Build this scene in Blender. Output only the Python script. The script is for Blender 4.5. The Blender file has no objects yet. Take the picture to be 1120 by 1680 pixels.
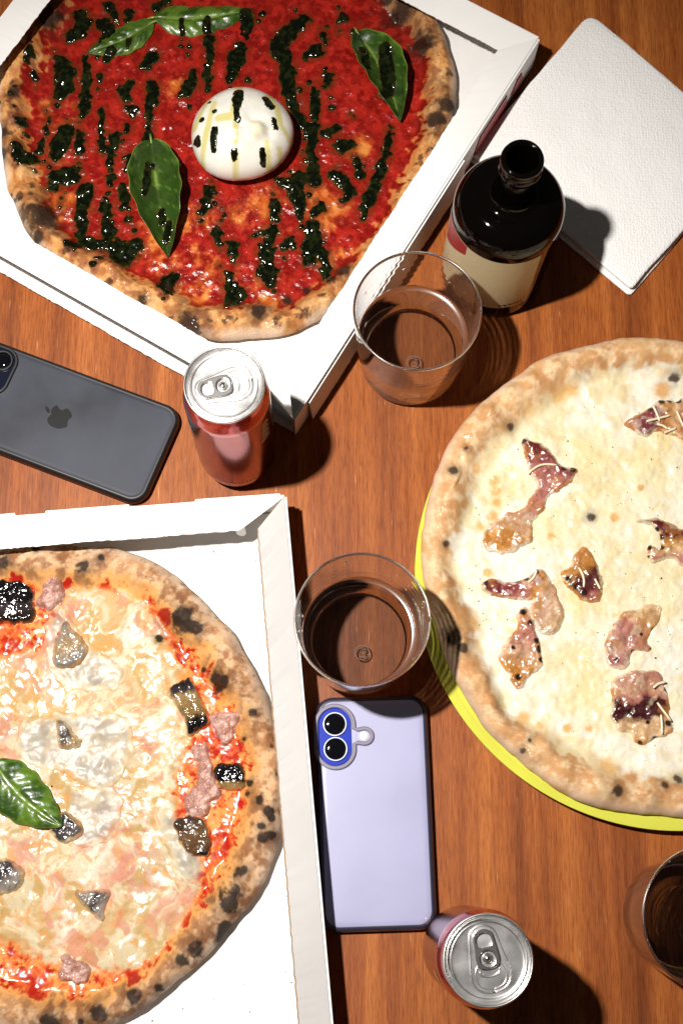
import bpy, math
import numpy as np
from mathutils import Matrix, Vector

# ------------------------------------------------------------------ camera, light, exposure
sc = bpy.context.scene
COL = sc.collection
FPX, CAMH = 2300.0, 1.02            # focal length in photo pixels (1680 tall), camera height over the table
NAD = (532.0, 1450.0)               # photo pixel straight below the camera
_n = np.array([(NAD[0] - 560) / FPX, -(NAD[1] - 840) / FPX, -1.0]); _n /= np.linalg.norm(_n)
_Z = -_n; _X = np.array([1.0, 0, 0]); _X -= (_X @ _Z) * _Z; _X /= np.linalg.norm(_X); _Y = np.cross(_Z, _X)
CR = np.array([_X, _Y, _Z]); CP = np.array([0, 0, CAMH])
cd = bpy.data.cameras.new('camera'); cam = bpy.data.objects.new('camera', cd); sc.collection.objects.link(cam)
M = Matrix([list(CR[i]) + [CP[i]] for i in range(3)] + [[0, 0, 0, 1]])
cam.matrix_world = M
cd.sensor_fit = 'VERTICAL'; cd.sensor_height = 36; cd.lens = FPX / 1680 * 36
cd.clip_start = 0.01; cd.clip_end = 50
sc.camera = cam

wd = bpy.data.worlds.new('World'); sc.world = wd; wd.use_nodes = True
bg = wd.node_tree.nodes['Background']
bg.inputs['Color'].default_value = (1.0, 0.93, 0.86, 1); bg.inputs['Strength'].default_value = 0.036

LP = Vector((-0.340, 0.258, 1.18))
ld = bpy.data.lights.new('flash', 'SPOT'); lamp = bpy.data.objects.new('flash', ld); sc.collection.objects.link(lamp)
ld.energy = 104; ld.shadow_soft_size = 0.021; ld.color = (1.0, 0.955, 0.90)
ld.spot_size = math.radians(67); ld.spot_blend = 1.0
lamp.location = LP
lamp.rotation_euler = (Vector((-0.06, 0.24, 0)) - LP).to_track_quat('-Z', 'Y').to_euler()
try: ld.cycles.is_caustics_light = True
except Exception as e: print('caustics', e)

sc.view_settings.view_transform = 'Standard'; sc.view_settings.look = 'None'
sc.view_settings.exposure = 0.0; sc.view_settings.gamma = 1.0
sc.render.engine = 'CYCLES'
sc.cycles.use_denoising = True
sc.cycles.max_bounces = 14; sc.cycles.transmission_bounces = 12; sc.cycles.glossy_bounces = 6; sc.cycles.diffuse_bounces = 3
sc.cycles.transparent_max_bounces = 8
sc.cycles.caustics_reflective = False; sc.cycles.caustics_refractive = True
sc.cycles.sample_clamp_indirect = 30.0
COL = sc.collection

# ------------------------------------------------------------------ helpers
def W(px, py, z=0.0):
    """photo pixel on the plane at height z -> world point"""
    px = np.asarray(px, float); py = np.asarray(py, float)
    d = np.stack([(px - 560) / FPX, -(py - 840) / FPX, -np.ones_like(px)], -1) @ CR.T
    t = (z - CAMH) / d[..., 2]
    return CP + d * t[..., None]

def WL(pts, z): 
    a = np.array(pts, float); return W(a[:, 0], a[:, 1], z)

def smooth(a, b, x):
    t = np.clip((x - a) / (b - a), 0, 1); return t * t * (3 - 2 * t)

def mix(a, b, t):
    a = np.asarray(a, float); b = np.asarray(b, float); t = np.asarray(t)[..., None]
    return a * (1 - t) + b * t

def _h(ix, iy, seed):
    n = (ix.astype(np.int64) * 374761393 + iy.astype(np.int64) * 668265263 + seed * 974711) & 0xffffffff
    n = ((n ^ (n >> 13)) * 1274126177) & 0xffffffff
    n = ((n ^ (n >> 16)) * 2246822519) & 0xffffffff
    return ((n ^ (n >> 15)) & 0xffffff) / float(0xffffff)

def vn(x, y, seed=0):
    xi = np.floor(x); yi = np.floor(y); fx = x - xi; fy = y - yi
    fx = fx * fx * fx * (fx * (fx * 6 - 15) + 10); fy = fy * fy * fy * (fy * (fy * 6 - 15) + 10)
    a = _h(xi, yi, seed); b = _h(xi + 1, yi, seed); c = _h(xi, yi + 1, seed); d = _h(xi + 1, yi + 1, seed)
    return (a * (1 - fx) + b * fx) * (1 - fy) + (c * (1 - fx) + d * fx) * fy

def fbm(x, y, f, octv=4, seed=0, gain=0.5):
    s = 0; a = 1; tot = 0
    for o in range(octv):
        c, sn = math.cos(0.6 + o), math.sin(0.6 + o)
        s = s + a * vn((x * c - y * sn) * f + 17.3 * o, (x * sn + y * c) * f - 9.1 * o, seed + o * 7)
        tot += a; a *= gain; f *= 2.03
    return s / tot

def worley(x, y, f, seed=0):
    X = x * f; Y = y * f; xi = np.floor(X); yi = np.floor(Y)
    best = np.full(X.shape, 9.0); bid = np.zeros(X.shape)
    for dx in (-1, 0, 1):
        for dy in (-1, 0, 1):
            cx = xi + dx; cy = yi + dy
            px = cx + _h(cx, cy, seed); py = cy + _h(cx, cy, seed + 5)
            d = np.hypot(X - px, Y - py); k = d < best
            best = np.where(k, d, best); bid = np.where(k, _h(cx, cy, seed + 9), bid)
    return best, bid

def mk(name, verts, faces, mats, parent=None, origin=None, col=None, rgh=None, smoothf=True, midx=None, auto=None):
    v = np.asarray(verts, float)
    if parent is not None: o0 = np.array(parent['_o'])
    elif origin is not None: o0 = np.asarray(origin, float)
    else: o0 = np.array([v[:, 0].mean(), v[:, 1].mean(), v[:, 2].min()])
    v = v - o0
    me = bpy.data.meshes.new(name)
    if isinstance(faces, np.ndarray):
        k = faces.shape[1]; nf = len(faces)
        me.vertices.add(len(v)); me.vertices.foreach_set('co', v.astype(np.float32).ravel())
        me.loops.add(nf * k); me.loops.foreach_set('vertex_index', faces.astype(np.int32).ravel())
        me.polygons.add(nf); me.polygons.foreach_set('loop_start', np.arange(0, nf * k, k, dtype=np.int32))
        me.polygons.foreach_set('loop_total', np.full(nf, k, np.int32))
        me.update(calc_edges=True)
    else:
        me.from_pydata([tuple(p) for p in v], [], [tuple(f) for f in faces]); me.update()
    me.polygons.foreach_set('use_smooth', np.full(len(me.polygons), bool(smoothf)))
    if not isinstance(mats, (list, tuple)): mats = [mats]
    for m in mats: me.materials.append(m)
    if midx is not None: me.polygons.foreach_set('material_index', np.asarray(midx, np.int32))
    if col is not None:
        at = me.attributes.new('col', 'FLOAT_COLOR', 'POINT')
        c4 = np.ones((len(v), 4), np.float32); c4[:, :3] = np.clip(col, 0, 1); at.data.foreach_set('color', c4.ravel())
    if rgh is not None:
        at = me.attributes.new('rgh', 'FLOAT', 'POINT'); at.data.foreach_set('value', np.broadcast_to(np.asarray(rgh, np.float32), (len(v),)).copy())
    if auto: 
        me.set_sharp_from_angle(angle=math.radians(auto))
    ob = bpy.data.objects.new(name, me); COL.objects.link(ob)
    if parent is not None: ob.parent = parent; ob['_o'] = list(o0)
    else: ob.location = o0; ob['_o'] = list(o0)
    return ob

def thing(name, loc, label, cat, group=None):
    o = bpy.data.objects.new(name, None); COL.objects.link(o); o.location = loc; o['_o'] = [float(c) for c in loc]
    o.empty_display_size = 0.02
    return tag(o, label, cat, group)

def tag(o, label, cat, group=None):
    o['label'] = label; o['category'] = cat
    if group: o['group'] = group
    return o

def lathe(prof, n, c=(0, 0, 0), closed=False):
    p = np.array(prof, float); a = np.linspace(0, 2 * math.pi, n, endpoint=False)
    v = np.stack([p[:, 0, None] * np.cos(a), p[:, 0, None] * np.sin(a), np.repeat(p[:, 1, None], n, 1)], -1).reshape(-1, 3) + np.array(c)
    m = len(p); f = []
    i = np.arange(n); j = (i + 1) % n
    for k in range(m if closed else m - 1):
        k2 = (k + 1) % m
        f.append(np.stack([k * n + i, k * n + j, k2 * n + j, k2 * n + i], 1))
    return v, np.concatenate(f)

def curve_pts(ctrl, n=8, closed=False):
    """Catmull-Rom through control points"""
    p = np.array(ctrl, float)
    if closed: q = np.vstack([p[-1], p, p[0], p[1]]); m = len(p)
    else: q = np.vstack([2 * p[0] - p[1], p, 2 * p[-1] - p[-2]]); m = len(p) - 1
    t = np.linspace(0, 1, n, endpoint=False)[:, None]; out = []
    for i in range(m):
        a, b, c, d = q[i], q[i + 1], q[i + 2], q[i + 3]
        out.append(0.5 * ((2 * b) + (c - a) * t + (2 * a - 5 * b + 4 * c - d) * t ** 2 + (3 * b - a - 3 * c + d) * t ** 3))
    out = np.vstack(out)
    if not closed: out = np.vstack([out, p[-1]])
    return out

def tube(pts, r, n=8):
    p = np.array(pts, float); m = len(p); r = np.broadcast_to(np.asarray(r, float), (m,))
    T = np.gradient(p, axis=0); T /= np.linalg.norm(T, axis=1)[:, None] + 1e-12
    up = np.array([0, 0, 1.0]); 
    S = np.cross(T, up); ln = np.linalg.norm(S, axis=1)[:, None]; S = np.where(ln < 1e-6, np.array([1.0, 0, 0]), S / (ln + 1e-12)); U = np.cross(S, T)
    a = np.linspace(0, 2 * math.pi, n, endpoint=False)
    v = (p[:, None] + r[:, None, None] * (np.cos(a)[None, :, None] * S[:, None] + np.sin(a)[None, :, None] * U[:, None])).reshape(-1, 3)
    i = np.arange(n); j = (i + 1) % n
    f = [list(x) for k in range(m - 1) for x in np.stack([k * n + i, k * n + j, (k + 1) * n + j, (k + 1) * n + i], 1).tolist()]
    f.append(list(range(n))[::-1]); f.append([(m - 1) * n + q for q in range(n)])
    return v, f

def loft(rings, cap0=True, cap1=True):
    R = [np.asarray(r, float) for r in rings]; n = len(R[0]); v = np.vstack(R); f = []
    for k in range(len(R) - 1):
        for i in range(n):
            j = (i + 1) % n; f.append([k * n + i, k * n + j, (k + 1) * n + j, (k + 1) * n + i])
    if cap0: f.append(list(range(n))[::-1])
    if cap1: f.append([(len(R) - 1) * n + i for i in range(n)])
    return v, f

def rrect(w, l, r, seg=10):
    out = []
    for cx, cy, a0 in ((w / 2 - r, l / 2 - r, 0), (-w / 2 + r, l / 2 - r, 90), (-w / 2 + r, -l / 2 + r, 180), (w / 2 - r, -l / 2 + r, 270)):
        for k in range(seg + 1):
            a = math.radians(a0 + 90 * k / seg); out.append((cx + r * math.cos(a), cy + r * math.sin(a)))
    return np.array(out)

def plate_from_loops(loops, z0, z1, bev=0.0):
    """flat plate with holes (2D curve fill) -> verts, faces in local metres"""
    cu = bpy.data.curves.new('tmp', 'CURVE'); cu.dimensions = '2D'; cu.fill_mode = 'BOTH'
    for lp in loops:
        sp = cu.splines.new('POLY'); sp.points.add(len(lp) - 1)
        for q, p in zip(sp.points, lp): q.co = (p[0], p[1], 0, 1)
        sp.use_cyclic_u = True
    cu.extrude = (z1 - z0) / 2 - bev; cu.bevel_depth = bev; cu.bevel_resolution = 2; cu.offset = -bev
    ob = bpy.data.objects.new('tmp', cu); COL.objects.link(ob)
    dg = bpy.context.evaluated_depsgraph_get(); dg.update()
    me = bpy.data.meshes.new_from_object(ob.evaluated_get(dg))
    v = np.array([list(x.co) for x in me.vertices]); v[:, 2] += (z0 + z1) / 2
    f = [list(p.vertices) for p in me.polygons]
    bpy.data.objects.remove(ob); bpy.data.curves.remove(cu); bpy.data.meshes.remove(me)
    return v, f

def xf(v, loc, rot=0.0, tilt=None):
    c, s = math.cos(rot), math.sin(rot); v = np.asarray(v, float)
    o = np.stack([v[:, 0] * c - v[:, 1] * s, v[:, 0] * s + v[:, 1] * c, v[:, 2]], 1)
    return o + np.array(loc)

def sdf_poly(x, y, P):
    """positive inside"""
    d2 = np.full(x.shape, 1e9); ins = np.zeros(x.shape, bool)
    for (ax, ay), (bx, by) in zip(P, np.roll(P, -1, 0)):
        ex, ey = bx - ax, by - ay; L = ex * ex + ey * ey + 1e-18
        t = np.clip(((x - ax) * ex + (y - ay) * ey) / L, 0, 1)
        d2 = np.minimum(d2, (x - ax - t * ex) ** 2 + (y - ay - t * ey) ** 2)
        if ay != by:
            k = ((ay > y) != (by > y)) & (x < (bx - ax) * (y - ay) / (by - ay) + ax); ins ^= k
    d = np.sqrt(d2); return np.where(ins, d, -d)

def sdf_chain(x, y, C):
    """C: rows of x, y, r ; positive inside"""
    best = np.full(x.shape, -1e9)
    if len(C) == 1: C = np.vstack([C, C])
    for a, b in zip(C[:-1], C[1:]):
        ex, ey = b[0] - a[0], b[1] - a[1]; L = ex * ex + ey * ey + 1e-18
        t = np.clip(((x - a[0]) * ex + (y - a[1]) * ey) / L, 0, 1)
        best = np.maximum(best, a[2] + (b[2] - a[2]) * t - np.hypot(x - a[0] - t * ex, y - a[1] - t * ey))
    return best

def patch(name, parent, mat, sdf, bbox, zfun, thick, edge, colfn, rgh=0.3, res=0.0008, wob=0.0, wobf=250, lump=0.0, lumpf=300, power=0.5, seed=1, origin=None, sink=1.0):
    x0, y0, x1, y1 = bbox; nx = max(4, int((x1 - x0) / res) + 1); ny = max(4, int((y1 - y0) / res) + 1)
    X, Y = np.meshgrid(np.linspace(x0, x1, nx), np.linspace(y0, y1, ny)); X = X.ravel(); Y = Y.ravel()
    d = sdf(X, Y)
    if wob: d = d + (fbm(X, Y, wobf, 3, seed) - 0.5) * 2 * wob
    t = np.clip(d / edge, 0, 1)
    prof = (1 - (1 - t) ** 2) ** power
    z = zfun(X, Y) + np.where(d > 0, thick * prof, d * sink) - 0.0003
    if lump: z = z + (fbm(X, Y, lumpf, 3, seed + 3) - 0.5) * 2 * lump * smooth(0, edge * 1.2, d)
    idx = np.arange(nx * ny).reshape(ny, nx)
    q = np.stack([idx[:-1, :-1], idx[:-1, 1:], idx[1:, 1:], idx[1:, :-1]], -1).reshape(-1, 4)
    q = q[(d[q] > -res * 1.5).any(1)]
    use, inv = np.unique(q, return_inverse=True); q = inv.reshape(-1, 4)
    X, Y, z, d = X[use], Y[use], z[use], d[use]
    col = colfn(X, Y, d); col = np.broadcast_to(col, (len(X), 3))
    r = rgh(X, Y, d) if callable(rgh) else rgh
    return mk(name, np.stack([X, Y, z], 1), q, mat, parent, origin, col, r)

def poly_patch(name, parent, mat, pxs, zpx, zfun, thick, edge, colfn, **k):
    P = curve_pts(WL(pxs, zpx)[:, :2], 6, True)
    m = 0.003; bb = (P[:, 0].min() - m, P[:, 1].min() - m, P[:, 0].max() + m, P[:, 1].max() + m)
    return patch(name, parent, mat, lambda x, y: sdf_poly(x, y, P), bb, zfun, thick, edge, colfn, **k)

def chain_patch(name, parent, mat, ch, zpx, zfun, thick, edge, colfn, ppm, **k):
    a = np.array(ch, float).reshape(-1, 3); w = WL(a[:, :2], zpx); C = np.stack([w[:, 0], w[:, 1], (a[:, 2] * 1.10 + 0.8) / ppm / 1000], 1)
    m = C[:, 2].max() + 0.003; bb = (C[:, 0].min() - m, C[:, 1].min() - m, C[:, 0].max() + m, C[:, 1].max() + m)
    return patch(name, parent, mat, lambda x, y: sdf_chain(x, y, C), bb, zfun, thick, edge, colfn, **k)

# ------------------------------------------------------------------ materials
def mat(name):
    m = bpy.data.materials.new(name); m.use_nodes = True
    return m, m.node_tree.nodes, m.node_tree.links, m.node_tree.nodes['Principled BSDF']

def plain(name, col, rough=0.5, metal=0.0, spec=0.5, coat=0.0, bump=None, trans=0.0, ior=1.5, var=None, sss=0.0, aniso=0.0):
    m, N, L, b = mat(name)
    b.inputs['Base Color'].default_value = (*col, 1); b.inputs['Roughness'].default_value = rough; b.inputs['Metallic'].default_value = metal
    b.inputs['Specular IOR Level'].default_value = spec; b.inputs['Coat Weight'].default_value = coat
    b.inputs['Transmission Weight'].default_value = trans; b.inputs['IOR'].default_value = ior
    if sss: b.inputs['Subsurface Weight'].default_value = sss; b.inputs['Subsurface Scale'].default_value = 0.006
    tc = N.new('ShaderNodeTexCoord')
    if var:
        n = N.new('ShaderNodeTexNoise'); n.inputs['Scale'].default_value = var[0]; n.inputs['Detail'].default_value = 6
        L.new(tc.outputs['Object'], n.inputs['Vector'])
        r = N.new('ShaderNodeMapRange'); r.inputs[3].default_value = 1 - var[1]; r.inputs[4].default_value = 1 + var[1]
        r.inputs[1].default_value = 0.3; r.inputs[2].default_value = 0.7
        L.new(n.outputs['Fac'], r.inputs[0])
        mx = N.new('ShaderNodeMix'); mx.data_type = 'RGBA'; mx.blend_type = 'MULTIPLY'; mx.inputs[0].default_value = 1
        mx.inputs[6].default_value = (*col, 1); L.new(r.outputs[0], mx.inputs[7]); L.new(mx.outputs[2], b.inputs['Base Color'])
        if len(var) > 2:
            r2 = N.new('ShaderNodeMapRange'); r2.inputs[1].default_value = 0.3; r2.inputs[2].default_value = 0.7
            r2.inputs[3].default_value = rough - var[2]; r2.inputs[4].default_value = rough + var[2]
            L.new(n.outputs['Fac'], r2.inputs[0]); L.new(r2.outputs[0], b.inputs['Roughness'])
    if bump:
        n = N.new('ShaderNodeTexNoise'); n.inputs['Scale'].default_value = bump[0]; n.inputs['Detail'].default_value = 4
        L.new(tc.outputs['Object'], n.inputs['Vector'])
        bp = N.new('ShaderNodeBump'); bp.inputs['Distance'].default_value = bump[1]; bp.inputs['Strength'].default_value = bump[2]
        L.new(n.outputs['Fac'], bp.inputs['Height']); L.new(bp.outputs['Normal'], b.inputs['Normal'])
    return m

def food(name, bscale=700, bdist=0.0006, bstr=0.5, coat=0.0, sss=0.0, grain=0.18, gscale=1100, spec=0.5, sr=(0.006, 0.003, 0.0015)):
    """painted albedo + roughness from mesh attributes, fine grain and relief on top"""
    m, N, L, b = mat(name)
    a = N.new('ShaderNodeAttribute'); a.attribute_name = 'col'
    r = N.new('ShaderNodeAttribute'); r.attribute_name = 'rgh'
    tc = N.new('ShaderNodeTexCoord')
    n = N.new('ShaderNodeTexNoise'); n.inputs['Scale'].default_value = gscale; n.inputs['Detail'].default_value = 3
    L.new(tc.outputs['Object'], n.inputs['Vector'])
    mr = N.new('ShaderNodeMapRange'); mr.inputs[1].default_value = 0.3; mr.inputs[2].default_value = 0.7
    mr.inputs[3].default_value = 1 - grain; mr.inputs[4].default_value = 1 + grain; L.new(n.outputs['Fac'], mr.inputs[0])
    mx = N.new('ShaderNodeMix'); mx.data_type = 'RGBA'; mx.blend_type = 'MULTIPLY'; mx.inputs[0].default_value = 1
    L.new(a.outputs['Color'], mx.inputs[6]); L.new(mr.outputs[0], mx.inputs[7]); L.new(mx.outputs[2], b.inputs['Base Color'])
    L.new(r.outputs['Fac'], b.inputs['Roughness'])
    n2 = N.new('ShaderNodeTexNoise'); n2.inputs['Scale'].default_value = bscale; n2.inputs['Detail'].default_value = 4
    L.new(tc.outputs['Object'], n2.inputs['Vector'])
    bp = N.new('ShaderNodeBump'); bp.inputs['Distance'].default_value = bdist; bp.inputs['Strength'].default_value = bstr
    L.new(n2.outputs['Fac'], bp.inputs['Height']); L.new(bp.outputs['Normal'], b.inputs['Normal'])
    b.inputs['Coat Weight'].default_value = coat; b.inputs['Coat Roughness'].default_value = 0.12
    b.inputs['Specular IOR Level'].default_value = spec
    if sss:
        b.inputs['Subsurface Weight'].default_value = sss; b.inputs['Subsurface Scale'].default_value = 1.0
        b.inputs['Subsurface Radius'].default_value = sr
    return m

def wood_mat():
    m, N, L, b = mat('table_wood')
    tc = N.new('ShaderNodeTexCoord')
    def mapping(sx, sy, rot=0.02):
        mp = N.new('ShaderNodeMapping'); mp.inputs['Scale'].default_value = (sx, sy, 1); mp.inputs['Rotation'].default_value = (0, 0, rot)
        L.new(tc.outputs['Object'], mp.inputs['Vector']); return mp
    def noise(mp, sc_, det=5, dist=0.0, rough=0.55):
        n = N.new('ShaderNodeTexNoise'); n.inputs['Scale'].default_value = sc_; n.inputs['Detail'].default_value = det
        n.inputs['Distortion'].default_value = dist; n.inputs['Roughness'].default_value = rough
        L.new(mp.outputs['Vector'], n.inputs['Vector']); return n
    broad = noise(mapping(48, 1.6), 1.0, 5, 0.45)
    fine = noise(mapping(430, 15), 1.0, 5, 0.25, 0.65)
    hair = noise(mapping(1000, 75), 1.0, 3, 0.1, 0.6)
    r1 = N.new('ShaderNodeValToRGB'); cr = r1.color_ramp
    cr.elements[0].position = 0.30; cr.elements[0].color = (0.185, 0.047, 0.011, 1)
    cr.elements[1].position = 0.72; cr.elements[1].color = (0.45, 0.145, 0.031, 1)
    e = cr.elements.new(0.5); e.color = (0.325, 0.090, 0.018, 1)
    L.new(broad.outputs['Fac'], r1.inputs['Fac'])
    r2 = N.new('ShaderNodeValToRGB'); c2 = r2.color_ramp
    c2.elements[0].position = 0.30; c2.elements[0].color = (0.74, 0.66, 0.60, 1); c2.elements[1].position = 0.62; c2.elements[1].color = (1.1, 1.1, 1.12, 1)
    L.new(fine.outputs['Fac'], r2.inputs['Fac'])
    r3 = N.new('ShaderNodeValToRGB'); c3 = r3.color_ramp
    c3.elements[0].position = 0.33; c3.elements[0].color = (0.56, 0.48, 0.44, 1); c3.elements[1].position = 0.55; c3.elements[1].color = (1.06, 1.07, 1.08, 1)
    L.new(hair.outputs['Fac'], r3.inputs['Fac'])
    m1 = N.new('ShaderNodeMix'); m1.data_type = 'RGBA'; m1.blend_type = 'MULTIPLY'; m1.inputs[0].default_value = 0.85
    L.new(r1.outputs[0], m1.inputs[6]); L.new(r2.outputs[0], m1.inputs[7])
    m2 = N.new('ShaderNodeMix'); m2.data_type = 'RGBA'; m2.blend_type = 'MULTIPLY'; m2.inputs[0].default_value = 0.75
    L.new(m1.outputs[2], m2.inputs[6]); L.new(r3.outputs[0], m2.inputs[7])
    # pale worn ticks along the grain
    tick = noise(mapping(520, 34), 1.0, 2, 0.0)
    r4 = N.new('ShaderNodeValToRGB'); c4 = r4.color_ramp
    c4.elements[0].position = 0.68; c4.elements[0].color = (0, 0, 0, 1); c4.elements[1].position = 0.78; c4.elements[1].color = (1, 1, 1, 1)
    L.new(tick.outputs['Fac'], r4.inputs['Fac'])
    m3 = N.new('ShaderNodeMix'); m3.data_type = 'RGBA'; L.new(r4.outputs[0], m3.inputs[0])
    L.new(m2.outputs[2], m3.inputs[6]); m3.inputs[7].default_value = (0.60, 0.27, 0.11, 1)
    L.new(m3.outputs[2], b.inputs['Base Color'])
    smear = noise(mapping(14, 9, 0.5), 1.0, 5, 1.0)
    mr = N.new('ShaderNodeMapRange'); mr.inputs[1].default_value = 0.3; mr.inputs[2].default_value = 0.7; mr.inputs[3].default_value = 0.40; mr.inputs[4].default_value = 0.52; b.inputs['Specular IOR Level'].default_value = 0.22
    L.new(smear.outputs['Fac'], mr.inputs[0]); L.new(mr.outputs[0], b.inputs['Roughness'])
    bp = N.new('ShaderNodeBump'); bp.inputs['Distance'].default_value = 0.00025; bp.inputs['Strength'].default_value = 0.35
    L.new(fine.outputs['Fac'], bp.inputs['Height']); L.new(bp.outputs['Normal'], b.inputs['Normal'])
    return m

MW = wood_mat()
M_card = plain('white_cardboard', (0.84, 0.82, 0.80), 0.62, var=(18, 0.035), bump=(240, 0.0003, 0.25))
M_kraft = plain('kraft_edge', (0.40, 0.27, 0.17), 0.8, var=(900, 0.35))
M_print = plain('red_print', (0.42, 0.03, 0.025), 0.5, var=(200, 0.2))
M_glass = plain('clear_glass', (1, 1, 1), 0.0, trans=1.0, ior=1.45)
M_rim = plain('rough_gleam_ring', (1, 1, 1), 0.22, trans=1.0, ior=1.45, coat=1.0); M_rim.node_tree.nodes['Principled BSDF'].inputs['Coat Roughness'].default_value = 0.25  # roughened so the rim and water edge show as bright rings
M_mark = plain('moulded_mark', (0.75, 0.66, 0.58), 0.3); M_mark.node_tree.nodes['Principled BSDF'].inputs['Alpha'].default_value = 0.25
M_wet = plain('glass_under_water', (1, 1, 1), 0.0, trans=1.0, ior=1.48 / 1.33)
M_water = plain('water', (1, 1, 1), 0.0, trans=1.0, ior=1.40)
M_amber = plain('dark_bottle_glass', (0.0015, 0.001, 0.0008), 0.05, spec=0.3)
M_alu = plain('aluminium', (0.80, 0.79, 0.78), 0.30, metal=1.0, var=(60, 0.05, 0.05), bump=(900, 0.00005, 0.25))
M_alu_sm = plain('aluminium_tab', (0.82, 0.80, 0.78), 0.22, metal=1.0, bump=(700, 0.00005, 0.2))
M_red = plain('red_lacquered_metal', (0.42, 0.012, 0.014), 0.20, metal=0.75, spec=0.6, coat=0.5, var=(40, 0.08))
M_canb = plain('polished_pink_red_metal', (0.25, 0.012, 0.013), 0.17, metal=1.0, var=(30, 0.06, 0.03))
M_dk = plain('dark_can_interior', (0.05, 0.045, 0.04), 0.5, metal=0.5)
M_stripe = plain('pale_can_print', (0.75, 0.60, 0.45), 0.3, metal=0.4)
M_plate = plain('lime_glazed_ceramic', (0.63, 0.64, 0.085), 0.12, coat=0.4, var=(25, 0.05))
M_crust = food('pizza_surface', 620, 0.0007, 0.55, grain=0.22)
M_crustA = food('tomato_pizza_surface', 420, 0.0009, 0.55, grain=0.16, coat=0.08, spec=0.38)
M_cheeseB = food('molten_cheese_surface', 150, 0.0007, 0.22, grain=0.09, coat=0.0, spec=0.32)
M_cheeseC = food('cream_pizza_surface', 220, 0.0007, 0.30, grain=0.06, coat=0.08, spec=0.38)
M_pesto = food('pesto', 300, 0.0006, 0.3, coat=0.0, grain=0.3, gscale=800, spec=0.6)
M_leaf = food('basil_leaf', 260, 0.0007, 0.5, coat=0.25, grain=0.10, gscale=500)
M_bacon = food('bacon', 260, 0.0006, 0.3, coat=0.3, grain=0.12, gscale=500)
M_aub = food('aubergine', 330, 0.0009, 0.55, coat=0.7, grain=0.18, gscale=600)
M_saus = food('sausage', 700, 0.0012, 0.7, coat=0.3, grain=0.2)
M_film = food('provola_slice', 300, 0.0005, 0.3, coat=0.0, grain=0.06, spec=0.35)
M_burr = food('burrata_skin', 120, 0.0006, 0.3, coat=0.35, grain=0.02, sss=0.25)

# ------------------------------------------------------------------ table
v = [(-1.6, -1.4, 0), (1.6, -1.4, 0), (1.6, 1.9, 0), (-1.6, 1.9, 0)]
v += [(x, y, -0.03) for x, y, _ in v]
table = mk('table_top', np.array(v), [[0, 1, 2, 3], [7, 6, 5, 4], [0, 4, 5, 1], [1, 5, 6, 2], [2, 6, 7, 3], [3, 7, 4, 0]], MW, smoothf=False, origin=(0, 0, 0))
table['kind'] = 'structure'; table['label'] = 'orange brown wood grain table top under everything'

# ------------------------------------------------------------------ pizza boxes
def strip(a, b, wvec, thick, n=60, jit=0.0003, seed=0, trim0=0.0, trim1=0.0):
    """panel from fold line a->b, width vector wvec to its free edge; thick below; ends trimmed (metres) at the free edge (mitre)"""
    a, b, wvec = map(lambda q: np.asarray(q, float), (a, b, wvec)); L = np.linalg.norm(b - a); d = (b - a) / L
    nrm = np.cross(d, wvec / np.linalg.norm(wvec)); nrm = nrm if nrm[2] > 0 or abs(nrm[2]) < 1e-6 else -nrm
    rng = np.random.RandomState(seed); t = np.linspace(0, 1, n + 1)
    k = 3; rows = []
    wob = np.convolve(rng.rand(n + 9) - 0.5, np.ones(9) / 9, 'valid')[:n + 1] * 0.0016
    for r in range(k + 1):
        q = r / k
        s = trim0 * q + t * (L - (trim0 + trim1) * q)
        p = a + d * s[:, None] + wvec * q
        if r == k: p = p + (wvec / np.linalg.norm(wvec)) * ((rng.rand(n + 1) - 0.5) * 2 * jit + wob)[:, None]
        p = p + nrm * (wob * q)[:, None]
        rows.append(p)
    top = np.vstack(rows); bot = top - nrm * thick; m = n + 1; o = len(top)
    f = []; mi = []
    for r in range(k):
        for i in range(n):
            f.append([r * m + i, r * m + i + 1, (r + 1) * m + i + 1, (r + 1) * m + i]); mi.append(0)
            f.append([o + (r + 1) * m + i, o + (r + 1) * m + i + 1, o + r * m + i + 1, o + r * m + i]); mi.append(0)
    for i in range(n):
        f.append([k * m + i, k * m + i + 1, o + k * m + i + 1, o + k * m + i]); mi.append(1)
        f.append([i + 1, i, o + i, o + i + 1]); mi.append(0)
    for r in range(k):
        f.append([r * m, (r + 1) * m, o + (r + 1) * m, o + r * m]); mi.append(1)
        f.append([(r + 1) * m + n, r * m + n, o + r * m + n, o + (r + 1) * m + n]); mi.append(1)
    return np.vstack([top, bot]), f, mi

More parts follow.
